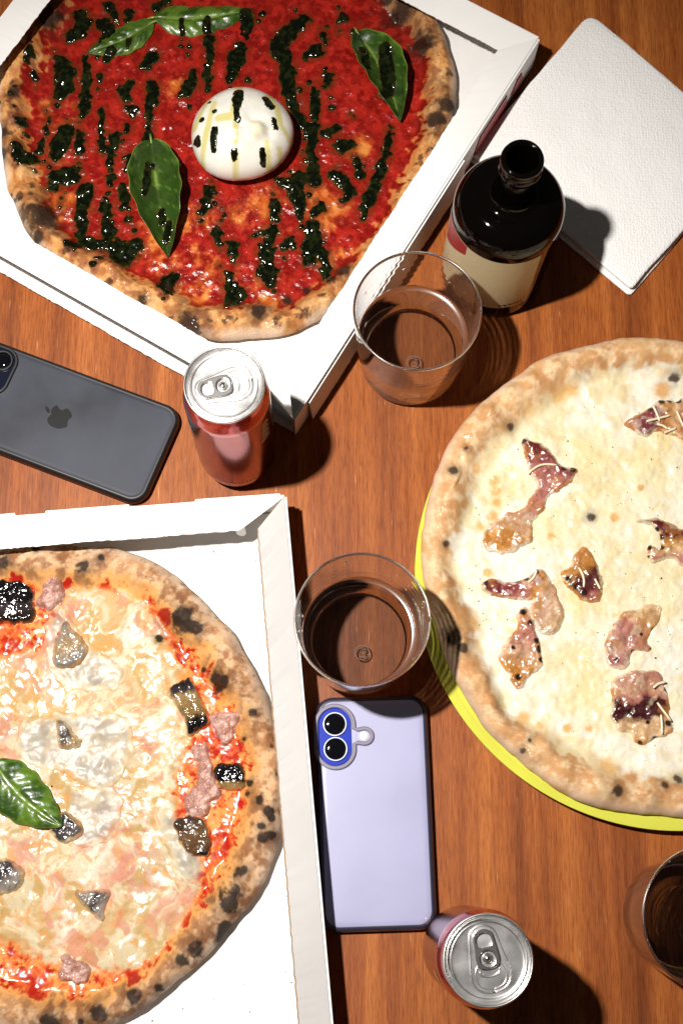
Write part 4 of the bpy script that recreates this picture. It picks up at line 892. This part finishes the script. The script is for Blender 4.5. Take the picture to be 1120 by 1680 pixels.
# ------------------------------------------------------------------ glasses
def glass(base_px, label, level, seed, shape=(0.0375, 0.0455, 0.099)):
    c = W(*base_px, 0.0); rb, rt, h = shape
    g = thing('water_glass', (c[0], c[1], 0), label, 'glass', 'water tumblers on the table')
    wall = 0.0013; fl = 0.010
    ro = lambda z: rb + (rt - rb) * (z / h) ** 0.75
    P = [(0.0, -0.0006), (rb * 0.5, -0.0006), (rb * 0.88, -0.0006), (rb * 0.92, 0.0004), (rb * 0.955, 0.0018), (rb * 0.985, 0.0038)]   # base sunk just below the table top so light reaches the wood inside
    P += [(ro(z), z) for z in np.linspace(0.007, h - 0.001, 90)]
    P += [(rt - 0.0002, h - 0.0003), (rt - wall / 2, h), (rt - wall + 0.0002, h - 0.0003)]
    ri = lambda z: ro(z) - wall - 0.0016 * math.exp(-((z - fl) / 0.010) ** 2)
    wet = [(ri(z), z) for z in np.linspace(level, fl + 0.004, 16)]
    wet += [(ri(fl + 0.004) * 0.985, fl + 0.0018), (ri(fl + 0.004) * 0.93, fl + 0.0005), (rb * 0.6, fl), (0.0, fl - 0.0004)]
    P += [(ri(z), z) for z in np.linspace(h - 0.001, level, 50)]
    def wavy(v_):
        an = np.arctan2(v_[:, 1] - c[1], v_[:, 0] - c[0])
        k = 1 + 0.0020 * np.sin(an * 3 + v_[:, 2] * 60 + seed) * smooth(0.01, 0.05, v_[:, 2]) + 0.0004 * np.sin(v_[:, 2] * 700 + seed)
        v_[:, 0] = c[0] + (v_[:, 0] - c[0]) * k; v_[:, 1] = c[1] + (v_[:, 1] - c[1]) * k; return v_
    # glass meeting air; glass meeting water; water meeting air: one surface each
    vv, f = lathe(P, 128, (c[0], c[1], 0)); gb = mk('tumbler', wavy(vv), f, M_glass, g)
    rl = ri(level)
    t_ = np.linspace(0, 2 * math.pi, 121); kk = 1 + 0.0020 * np.sin(t_ * 3 + h * 60 + seed) + 0.0004 * math.sin(h * 700 + seed)
    rv, rf = tube(np.column_stack([c[0] + (rt - wall / 2) * kk * np.cos(t_), c[1] + (rt - wall / 2) * kk * np.sin(t_), np.full(121, h - 0.0002)]), 0.00085, 10)
    mk('rim', rv, rf, M_rim, g)  # extra ring over the tumbler lip, added to catch the flash all round
    # meniscus: water climbing the wall, as an added rough ring that gleams
    mr_ = [(rl - 0.0001, level + 0.0009), (rl - 0.0004, level + 0.0003), (rl - 0.0010, level - 0.0002), (rl - 0.0018, level - 0.0007), (rl - 0.0028, level - 0.0011), (rl - 0.0040, level - 0.00135)]
    vv, f = lathe(mr_, 128, (c[0], c[1], 0)); mk('meniscus', wavy(vv), f, M_rim, g)
    Q = [(rl, level), (rl - 0.0005, level - 0.0006), (rl - 0.0012, level - 0.0010), (rl - 0.0025, level - 0.0013), (rl - 0.005, level - 0.0015), (0.0, level - 0.0015)]
    vv, f = lathe(Q, 128, (c[0], c[1], 0)); w_ = mk('water', wavy(vv), f, M_water, g)
    rd = np.random.RandomState(int(seed * 10))
    for k_ in range(11):                                        # stray droplets clinging to the inside above the water
        a_ = rd.uniform(-0.6, 1.3) + (0.0 if k_ % 3 else 2.2); z_ = rd.uniform(level + 0.008, h - 0.012); r_ = rd.uniform(0.0006, 0.0014)
        pr_ = ri(z_) - r_ * 0.30
        dv, df = lathe([(0.0001, -r_), (r_ * 0.5, -r_ * 0.87), (r_ * 0.87, -r_ * 0.5), (r_, 0.0), (r_ * 0.87, r_ * 0.5), (r_ * 0.5, r_ * 0.87), (0.0001, r_)], 12, (c[0] + pr_ * math.cos(a_), c[1] + pr_ * math.sin(a_), z_))
        mk('droplet', dv, df, M_water, g)
    # moulded maker's mark in the base: a ring with a curl in it
    t = np.linspace(0, 2 * math.pi, 40, endpoint=True)
    ctr = c[:2] + np.array([0.002, -0.010])
    rv, rf = tube(np.column_stack([ctr[0] + 0.0052 * np.cos(t), ctr[1] + 0.0052 * np.sin(t), np.full(40, fl + 0.0003)]), 0.00045, 6)
    mk('moulded_mark', rv, rf, M_mark, g)
    cu = curve_pts([(-0.002, 0.0028), (0.001, 0.0034), (0.0022, 0.0018), (0.0002, 0.0002), (0.0024, -0.0014), (0.001, -0.0034), (-0.0022, -0.0026)], 6)
    rv, rf = tube(np.column_stack([ctr[0] + cu[:, 0], ctr[1] + cu[:, 1], np.full(len(cu), fl + 0.0003)]), 0.00045, 6)
    mk('moulded_mark', rv, rf, M_mark, g)
    for o in (gb, w_):
        try: o.cycles.is_caustics_caster = True
        except Exception as e: print(e)
    return g
glass((671, 592), 'water glass beside the brown bottle and the upper pizza box', 0.050, 1.0)
glass((588, 1056), 'water glass between the lower pizza box and the lime plate', 0.046, 2.2)
glass((1108, 1502), 'water glass standing alone on bare wood below the lime plate', 0.046, 3.1)
for o in list(bpy.data.objects):
    if o.type == 'MESH' and o.name.split('.')[0] in ('table_top', 'dinner_plate', 'dough', 'lip', 'wall', 'moulded_mark'):
        o.cycles.is_caustics_receiver = True

# ------------------------------------------------------------------ bottle
bb = W(806, 446, 0); BR = 0.0400
bot = thing('beer_bottle', (bb[0], bb[1], 0), 'open stubby dark brown glass bottle with a cream label', 'bottle')
P = [(0.0, 0.004), (0.026, 0.004), (0.033, 0.0008), (0.037, 0.0012), (0.0395, 0.004), (BR, 0.008)] + [(BR, z) for z in np.linspace(0.012, 0.104, 16)]
for t in np.linspace(0, 1, 16)[1:]:
    a = t * math.pi / 2; P.append((0.0185 + (BR - 0.0185) * math.cos(a) ** 0.85, 0.104 + 0.020 * math.sin(a)))
P += [(0.0162, 0.1262), (0.0148, 0.1300), (0.0140, 0.136), (0.0136, 0.146), (0.0134, 0.156), (0.0134, 0.159), (0.0150, 0.1602), (0.0152, 0.1635), (0.0140, 0.1648), (0.0138, 0.1668), (0.0145, 0.1690), (0.0147, 0.1715), (0.0140, 0.1735), (0.0122, 0.1740), (0.0108, 0.1728), (0.0104, 0.168), (0.0102, 0.140), (0.0115, 0.128), (0.0120, 0.124), (0.0, 0.122)]
P = [(a_, b_ * 1.034) for a_, b_ in P]
vv, f = lathe(P, 112, (bb[0], bb[1], 0))
mk('glass_body', vv, f, M_amber, bot, auto=60)
def label_patch(a0, a1, z0, z1, off, m, name, edgef=None, n=60):
    a = np.radians(np.linspace(a0, a1, n + 1)); rows = []
    for q in np.linspace(0, 1, 9):
        zl = z0 if not callable(z0) else z0(np.linspace(0, 1, n + 1)); zt = z1 if not callable(z1) else z1(np.linspace(0, 1, n + 1))
        z = zl + (zt - zl) * q + 0 * a
        rows.append(np.stack([bb[0] + (BR + off) * np.cos(a), bb[1] + (BR + off) * np.sin(a), z], 1))
    v_ = np.vstack(rows); m_ = n + 1
    f_ = np.array([[r * m_ + i, r * m_ + i + 1, (r + 1) * m_ + i + 1, (r + 1) * m_ + i] for r in range(8) for i in range(n)])
    return mk(name, v_, f_, m, bot)
M_lab = plain('cream_paper', (0.62, 0.50, 0.30), 0.45, var=(300, 0.05), bump=(900, 0.0002, 0.3))
label_patch(172, 305, 0.022, 0.1015, 0.0003, M_lab, 'label')
label_patch(178, 222, lambda t: 0.062 + 0.026 * t ** 1.0, 0.1012, 0.0006, plain('red_label_ink', (0.36, 0.018, 0.02), 0.4), 'label_red_corner')
M_ink = plain('label_ink', (0.05, 0.03, 0.02), 0.5)
for a0, a1 in ((271, 274), (276, 280), (281.5, 286), (287, 289.5), (291, 294), (295, 298)):
    label_patch(a0, a1, 0.0258, 0.0282, 0.0006, M_ink, 'small_print', n=4)

# ------------------------------------------------------------------ napkins
ctr = [(968, 20), (1233, 245), (1036, 474), (770, 250)]
NZ = 0.0095
Q = WL(ctr, NZ)[:, :2]
nap = thing('paper_napkins', (*Q.mean(0), 0), 'folded white embossed paper napkins beside the dark bottle', 'napkin')
def nap_mat():
    m, N, L, b = mat('embossed_tissue'); b.inputs['Base Color'].default_value = (0.90, 0.885, 0.87, 1); b.inputs['Roughness'].default_value = 0.85
    b.inputs['Specular IOR Level'].default_value = 0.2
    tc = N.new('ShaderNodeTexCoord'); vo = N.new('ShaderNodeTexVoronoi'); vo.inputs['Scale'].default_value = 420; vo.inputs['Randomness'].default_value = 0.55
    L.new(tc.outputs['Object'], vo.inputs['Vector'])
    n = N.new('ShaderNodeTexNoise'); n.inputs['Scale'].default_value = 900; L.new(tc.outputs['Object'], n.inputs['Vector'])
    ad = N.new('ShaderNodeMath'); ad.operation = 'ADD'; L.new(vo.outputs['Distance'], ad.inputs[0]); L.new(n.outputs['Fac'], ad.inputs[1])
    bp = N.new('ShaderNodeBump'); bp.inputs['Distance'].default_value = 0.0009; bp.inputs['Strength'].default_value = 0.6
    L.new(ad.outputs[0], bp.inputs['Height']); L.new(bp.outputs['Normal'], b.inputs['Normal']); return m
M_nap = nap_mat()
def nap_layer(Qc, z0, z1, seed, r=0.012):
    # rounded quad outline
    pts = []
    for i in range(4):
        p, a, b = Qc[i], Qc[i - 1], Qc[(i + 1) % 4]; ua, ub = unit(a - p), unit(b - p); rr = r if i == 0 else r * 0.35
        for t in np.linspace(0, 1, 8): pts.append((1 - t) ** 2 * (p + ua * rr) + 2 * t * (1 - t) * p + t * t * (p + ub * rr))
        e = p + ub * rr; e2 = b + unit(p - b) * (r if (i + 1) % 4 == 0 else r * 0.35)
        for t in np.linspace(0, 1, 26)[1:-1]: pts.append(e * (1 - t) + e2 * t)
    O = np.array(pts); cen = O.mean(0); rings = []
    for s_, z in ((0.995, z0), (1.0, z0 + (z1 - z0) * 0.35), (0.999, z0 + (z1 - z0) * 0.65), (0.992, z1 - (z1 - z0) * 0.15), (0.975, z1)):
        o = cen + (O - cen) * s_; wob = (fbm(o[:, 0], o[:, 1], 40, 3, seed) - 0.5) * 0.003
        rings.append(np.column_stack([o + (O - cen) / np.linalg.norm(O - cen, axis=1)[:, None] * wob[:, None] * 0.6, np.full(len(o), z)]))
    for s_ in np.linspace(0.95, 0.02, 30):
        o = cen + (O - cen) * s_; rings.append(np.column_stack([o, z1 + (fbm(o[:, 0], o[:, 1], 26, 3, seed) - 0.5) * 0.0030 * (1 - s_ ** 6)]))
    vv, f = loft(rings); return vv, f
for i, (z0, z1) in enumerate(((0.0006, 0.0034), (0.0036, 0.0064), (0.0066, NZ))):
    vv, f = nap_layer(Q + (np.random.RandomState(i + 2).rand(1, 2) - 0.5) * (0.006 if i < 2 else 0), z0, z1, 900 + i)
    mk('folded_sheet', vv, f, M_nap, nap)

# ------------------------------------------------------------------ cans
def can(base_px, label, rot, h=0.156):
    c = W(*base_px, 0); g = thing('drink_can', (c[0], c[1], 0), label, 'can', 'red drink cans on the table')
    R = 0.0292
    P = [(0.0, 0.006), (0.018, 0.0035), (0.0215, 0.0005), (0.0235, 0.0004), (0.0255, 0.0030), (0.0275, 0.0075), (R - 0.0006, 0.0125), (R, 0.017)]
    P += [(R, z) for z in np.linspace(0.025, h - 0.024, 8)]
    P += [(R - 0.0002, h - 0.019), (R - 0.0010, h - 0.0145), (0.0272, h - 0.0095), (0.0262, h - 0.0062), (0.0257, h - 0.0040)]
    vv, f = lathe(P[:-5], 96, (c[0], c[1], 0)); mk('body', vv, f, M_canb, g)
    vv, f = lathe(curve_pts(P[-6:], 4), 96, (c[0], c[1], 0)); mk('red_shoulder', vv, f, M_red, g)
    zl = h
    P = [(0.0256, zl - 0.0042), (0.0264, zl - 0.0030), (0.0269, zl - 0.0012), (0.0266, zl - 0.0002), (0.0259, zl), (0.0252, zl - 0.0006), (0.0247, zl - 0.0025), (0.0240, zl - 0.0060), (0.0233, zl - 0.0066), (0.0226, zl - 0.0060), (0.0222, zl - 0.0040), (0.0217, zl - 0.0036), (0.0212, zl - 0.0040), (0.012, zl - 0.0041), (0.0, zl - 0.0041)]
    P = curve_pts(P, 4)
    vv, f = lathe(P, 120, (c[0], c[1], 0)); lid = mk('lid', vv, f, M_alu, g)
    zt = zl - 0.0041
    loc = lambda pts, z: xf(np.column_stack([np.array(pts), np.full(len(pts), z)]), (c[0], c[1], 0), rot)
    # score panel: teardrop bead, mouth at +x, tab towards -x
    tear = curve_pts([(0.0185, 0.0), (0.0160, 0.0085), (0.0090, 0.0118), (-0.004, 0.0098), (-0.0155, 0.0075), (-0.0190, 0.0035), (-0.0197, 0.0), (-0.0190, -0.0035), (-0.0155, -0.0075), (-0.004, -0.0098), (0.0090, -0.0118), (0.0160, -0.0085)], 6, True)
    q = loc(np.vstack([tear, tear[:1]]), zt + 0.0001); tv, tf = tube(q, 0.00065, 8); mk('bead', tv, tf, M_alu, lid)
    mouth = curve_pts([(0.0165, 0.0), (0.0145, 0.0068), (0.0090, 0.0090), (0.0030, 0.0072), (0.0015, 0.0), (0.0030, -0.0072), (0.0090, -0.0090), (0.0145, -0.0068)], 6, True)
    q = loc(np.vstack([mouth, mouth[:1]]), zt + 0.00005); tv, tf = tube(q, 0.0004, 6); mk('score_line', tv, tf, M_alu, lid)
    q = loc(curve_pts([(0.0055, 0.0058), (0.0080, 0.0052), (0.0095, 0.0), (0.0080, -0.0052), (0.0055, -0.0058)], 6), zt + 0.0001); tv, tf = tube(q, 0.0007, 8); mk('bead', tv, tf, M_alu, lid)
    # pull tab with finger hole and rivet window
    outer = curve_pts([(0.0052, 0.0), (0.0040, 0.0055), (-0.0005, 0.0072), (-0.0090, 0.0066), (-0.0150, 0.0058), (-0.0172, 0.0030), (-0.0178, 0.0), (-0.0172, -0.0030), (-0.0150, -0.0058), (-0.0090, -0.0066), (-0.0005, -0.0072), (0.0040, -0.0055)], 6, True)
    hole = curve_pts([(-0.0085, 0.0042), (-0.0135, 0.0040), (-0.0155, 0.0), (-0.0135, -0.0040), (-0.0085, -0.0042), (-0.0074, 0.0)], 6, True)
    a = np.linspace(0, 2 * math.pi, 28, endpoint=False); win = np.column_stack([0.0046 * np.cos(a) - 0.0008, 0.0046 * np.sin(a)])
    pv, pf = plate_from_loops([outer, hole, win], 0, 0.0016, 0.0005)
    tabo = mk('pull_tab', xf(pv, (c[0], c[1], zt + 0.0012), rot), pf, M_alu_sm, g, auto=40)
    tongue = np.vstack([np.column_stack([0.0030 * np.cos(a) - 0.0010, 0.0030 * np.sin(a)])])
    pv, pf = plate_from_loops([tongue], 0, 0.0010, 0.0003); mk('rivet_tongue', xf(pv, (c[0], c[1], zt + 0.0008), rot), pf, M_alu_sm, tabo, auto=40)
    pv, pf = lathe([(0.0019, 0.0), (0.0018, 0.0016), (0.0014, 0.0021), (0.0, 0.0022)], 24, (0, 0, 0))
    mk('rivet', xf(pv + np.array([-0.0010, 0, 0]), (c[0], c[1], zt + 0.0008), rot), pf, M_alu_sm, tabo)
    # printed bands on the body
    def band(a0, a1, z0, z1, m, n=24, off=0.00025):
        aa = np.radians(np.linspace(a0, a1, n + 1)); r_ = R + off
        v_ = np.vstack([np.column_stack([c[0] + r_ * np.cos(aa), c[1] + r_ * np.sin(aa), np.full(n + 1, z)]) for z in (z0, z1)])
        mk('printed_mark', v_, np.array([[i, i + 1, n + 1 + i + 1, n + 1 + i] for i in range(n)]), m, g)
    for k in range(12): band(318 + k * 0.5, 338 - (k % 3) * 2, 0.090 + k * 0.0030, 0.0912 + k * 0.0030, M_stripe, 10)
    rg = np.random.RandomState(3)
    for k in range(9):
        a0 = 250 + k * 6.0; band(a0, a0 + rg.uniform(1.5, 4.0), 0.0185, 0.0225 + rg.uniform(-0.001, 0.0015), M_stripe, 4)
    for k in range(5): band(196, 214 - (k % 2) * 4, 0.098 + k * 0.004, 0.1005 + k * 0.004, M_stripe, 8)
    return g
can((391, 746), 'red drink can standing between the black phone and the pizza box corner', math.radians(15))
can((759, 1556), 'red drink can at the bottom corner of the lavender phone', math.radians(-78))

# ------------------------------------------------------------------ phones
def slab(w, l, r, prof_, name, parent, m, loc, rot, off=(0, 0)):
    """prof_: (inset, z) rings"""
    rings = []
    for ins_, z in prof_:
        o = rrect(w - 2 * ins_, l - 2 * ins_, max(r - ins_, 0.0005), 10) + np.array(off); rings.append(np.column_stack([o, np.full(len(o), z)]))
    vv_, f_ = loft(rings); return mk(name, xf(vv_, loc, rot), f_, m, parent, auto=45)
def shape(loops, z0, z1, bev, name, parent, m, loc, rot):
    pv_, pf_ = plate_from_loops(loops, z0, z1, bev); return mk(name, xf(pv_, loc, rot), pf_, m, parent, auto=40)
def circ(cx, cy, r, n=40): a_ = np.linspace(0, 2 * math.pi, n, endpoint=False); return np.column_stack([cx + r * np.cos(a_), cy + r * np.sin(a_)])
def pill(cx, cy, r, half, n=24):
    a_ = np.linspace(0, math.pi, n); return np.vstack([np.column_stack([cx + r * np.cos(a_), cy + half + r * np.sin(a_)]), np.column_stack([cx + r * np.cos(a_ + math.pi), cy - half + r * np.sin(a_ + math.pi)])])
# lavender phone
M_lav = plain('frosted_lavender_case', (0.36, 0.36, 0.54), 0.42, coat=0.15, var=(22, 0.05, 0.06), bump=(60, 0.0003, 0.12))
M_frame = plain('dark_case_bumper', (0.030, 0.027, 0.048), 0.32, coat=0.2)
M_ringg = plain('grey_case_ring', (0.20, 0.18, 0.24), 0.35, coat=0.3)
M_blue = plain('blue_camera_plate', (0.012, 0.035, 0.42), 0.2, coat=0.5)
M_lensm = plain('lens_ring', (0.70, 0.74, 0.92), 0.28, metal=0.6)
M_lens = plain('lens_glass', (0.003, 0.003, 0.005), 0.05, coat=0.6)
M_led = plain('flash_lens', (0.85, 0.82, 0.78), 0.25, coat=0.4)
pt, pbm = (W(608, 1142, 0.010) ), (W(622, 1528, 0.010))
pw = 0.0805; pl_ = np.linalg.norm(pt[:2] - pbm[:2]) ; pc = (pt + pbm) / 2; prot = math.atan2(pt[1] - pbm[1], pt[0] - pbm[0]) - math.pi / 2
loc = (pc[0], pc[1], 0)
ph = thing('phone', loc, 'lavender phone lying face down with two camera lenses and a frosted case', 'phone')
slab(pw, pl_, 0.0125, [(0.0020, 0.0006), (0.0004, 0.0022), (0.0, 0.0045), (0.0, 0.0075), (0.0006, 0.0095), (0.0016, 0.0106), (0.0030, 0.0110), (0.0040, 0.0108)], 'bumper', ph, M_frame, loc, prot)
slab(pw - 0.0066, pl_ - 0.0066, 0.0100, [(0.0, 0.0100), (0.0002, 0.01085), (0.0010, 0.01115), (0.004, 0.01125)], 'back_panel', ph, M_lav, loc, prot)
cx, cy = -0.0265, pl_ / 2 - 0.0285
ring_o = [np.array(p_) for p_ in []]
out = []
a_ = np.linspace(0, math.pi, 20)
P1 = [(cx + 0.0150 * math.cos(t), cy + 0.0085 + 0.0150 * math.sin(t)) for t in np.linspace(math.radians(-8), math.pi, 26)]
P2 = [(cx + 0.0150 * math.cos(t), cy - 0.0085 + 0.0150 * math.sin(t)) for t in np.linspace(math.pi, 2 * math.pi + math.radians(8), 26)]
LB = [(cx + 0.0160, cy - 0.0062), (cx + 0.0205, cy - 0.0070)] + [(cx + 0.0210 + 0.0068 * math.cos(t), cy - 0.0001 + 0.0068 * math.sin(t)) for t in np.linspace(math.radians(-75), math.radians(75), 16)] + [(cx + 0.0205, cy + 0.0068), (cx + 0.0160, cy + 0.0060)]
ring_out = np.array(P1[::-1] and (P2 + LB + P1))
cen_ = np.array([cx, cy])
def inset(P_, d):
    P_ = np.asarray(P_); T_ = np.roll(P_, -1, 0) - np.roll(P_, 1, 0); T_ /= np.linalg.norm(T_, axis=1)[:, None] + 1e-12
    return P_ + np.column_stack([-T_[:, 1], T_[:, 0]]) * d
shape([ring_out, inset(ring_out, 0.0030)], 0.0108, 0.0134, 0.0008, 'camera_surround', ph, M_ringg, loc, prot)
shape([pill(cx, cy, 0.0116, 0.0088)], 0.0105, 0.0122, 0.0005, 'camera_plate', ph, M_blue, loc, prot)
for dy in (0.0088, -0.0088):
    lr = shape([circ(cx, cy + dy, 0.0086), circ(cx, cy + dy, 0.0075)], 0.0120, 0.0142, 0.0004, 'lens_ring', ph, M_lensm, loc, prot)
    pv, pf = lathe([(0.0076, 0.0118), (0.0076, 0.0132), (0.0070, 0.0135), (0.003, 0.0137), (0.0, 0.0137)], 40); mk('lens', xf(pv + np.array([cx, cy + dy, 0]), loc, prot), pf, M_lens, lr)
shape([circ(cx + 0.0205, cy, 0.0060)], 0.0106, 0.0118, 0.0004, 'flash_window', ph, M_lav, loc, prot)
pv, pf = lathe([(0.0033, 0.0116), (0.0031, 0.0124), (0.002, 0.0127), (0.0, 0.0128)], 30); mk('flash_led', xf(pv + np.array([cx + 0.0205, cy, 0]), loc, prot), pf, M_led, ph)
# black phone
M_blk = plain('smudged_black_case', (0.046, 0.050, 0.064), 0.50, coat=0.0, spec=0.2, var=(17, 0.42, 0.10))
M_blkf = plain('black_bumper', (0.010, 0.010, 0.011), 0.45)
M_logo = plain('logo_black', (0.010, 0.010, 0.011), 0.25)
e0, e1_ = W(300, 672, 0.010)[:2], W(236, 832, 0.010)[:2]
tdir = unit(W(292, 655, 0.010)[:2] - W(0, 546, 0.010)[:2]); pdir = np.array([tdir[1], -tdir[0]])
right_mid = W(268, 752, 0.010)[:2] 
bw, bl = 0.0815, 0.172
bc2 = right_mid - tdir * (bl / 2); brot = math.atan2(-tdir[1], -tdir[0]) - math.pi / 2
loc2 = (bc2[0], bc2[1], 0)
pb = thing('phone', loc2, 'black phone in a smudged matte case lying above the lower pizza box', 'phone')
slab(bw, bl, 0.0135, [(0.0022, 0.0006), (0.0004, 0.0024), (0.0, 0.0048), (0.0, 0.0078), (0.0006, 0.0098), (0.0016, 0.0112), (0.0028, 0.0116), (0.0038, 0.0113)], 'bumper', pb, M_blkf, loc2, brot)
slab(bw - 0.0070, bl - 0.0070, 0.0105, [(0.0, 0.0100), (0.0002, 0.01135), (0.0008, 0.0117), (0.003, 0.0118)], 'back_panel', pb, M_blk, loc2, brot)
# apple outline, stem side towards the cameras (+y)
ap = curve_pts([(0.0000, 0.0052), (0.0030, 0.0064), (0.0062, 0.0054), (0.0078, 0.0038), (0.0060, 0.0012), (0.0060, -0.0016), (0.0084, -0.0038), (0.0068, -0.0076), (0.0040, -0.0098), (0.0012, -0.0088), (-0.0004, -0.0086), (-0.0022, -0.0090), (-0.0046, -0.0096), (-0.0072, -0.0068), (-0.0086, -0.0030), (-0.0084, 0.0016), (-0.0066, 0.0050), (-0.0036, 0.0063)], 6, True)
lf = curve_pts([(0.0002, 0.0068), (0.0006, 0.0090), (0.0024, 0.0108), (0.0042, 0.0114), (0.0040, 0.0094), (0.0024, 0.0074)], 6, True)
lq = W(95, 684, 0.0112)[:2]; lloc = (lq[0], lq[1], 0)
lg = shape([ap * 1.02], 0.0115, 0.01205, 0.0, 'logo', pb, M_logo, lloc, brot)
shape([lf * 1.02], 0.0115, 0.01205, 0.0, 'logo_leaf', lg, M_logo, lloc, brot)
# camera island
ccx, ccy = 0.0180, bl / 2 - 0.0195
isl = rrect(0.0400, 0.0420, 0.0120, 10) + np.array([ccx, ccy])
shape([isl, rrect(0.0350, 0.0370, 0.0095, 10) + np.array([ccx, ccy])], 0.0108, 0.0140, 0.0008, 'camera_surround', pb, M_blkf, loc2, brot)
shape([rrect(0.0350, 0.0370, 0.0095, 10) + np.array([ccx, ccy])], 0.0106, 0.0122, 0.0, 'camera_plate', pb, plain('navy_camera_glass', (0.008, 0.010, 0.022), 0.12, coat=0.5), loc2, brot)
for dx, dy in ((0.0085, 0.0088), (0.0085, -0.0088), (-0.0085, 0.0)):
    lr = shape([circ(ccx + dx, ccy + dy, 0.0082), circ(ccx + dx, ccy + dy, 0.0066)], 0.0121, 0.0140, 0.0004, 'lens_ring', pb, M_blkf, loc2, brot)
    pv, pf = lathe([(0.0067, 0.0120), (0.0067, 0.0132), (0.003, 0.0136), (0.0, 0.0136)], 36); mk('lens', xf(pv + np.array([ccx + dx, ccy + dy, 0]), loc2, brot), pf, M_lens, lr)

# ------------------------------------------------------------------ crumbs in the lower box (too small to pick apart)
pv, pf = [], []
for px, py in [(455, 1528), (468, 1596), (478, 1612), (400, 1615), (430, 1575), (350, 1640), (300, 1655), (470, 1470), (420, 920), (350, 905), (445, 1000), (385, 1545), (490, 1650), (250, 1675), (410, 1660)]:
    q = W(px, py, 0.0026); o = len(pv); r = rng.uniform(0.0003, 0.0008)
    for k in range(5):
        a = k * 1.2566 + px; rr = r * rng.uniform(0.6, 1.3); pv.append((q[0] + rr * math.cos(a), q[1] + rr * math.sin(a), 0.0022))
    pv.append((q[0], q[1], 0.0024 + r)); pf += [[o + k, o + (k + 1) % 5, o + 5] for k in range(5)]
cr_ = mk('crumbs', np.array(pv), pf, plain('burnt_crumb', (0.10, 0.05, 0.03), 0.8), None, None, smoothf=False); cr_['kind'] = 'stuff'; tag(cr_, 'tiny dark crumbs scattered on the lower pizza box floor', 'crumbs')

for o in bpy.data.objects:
    if '_o' in o: del o['_o']
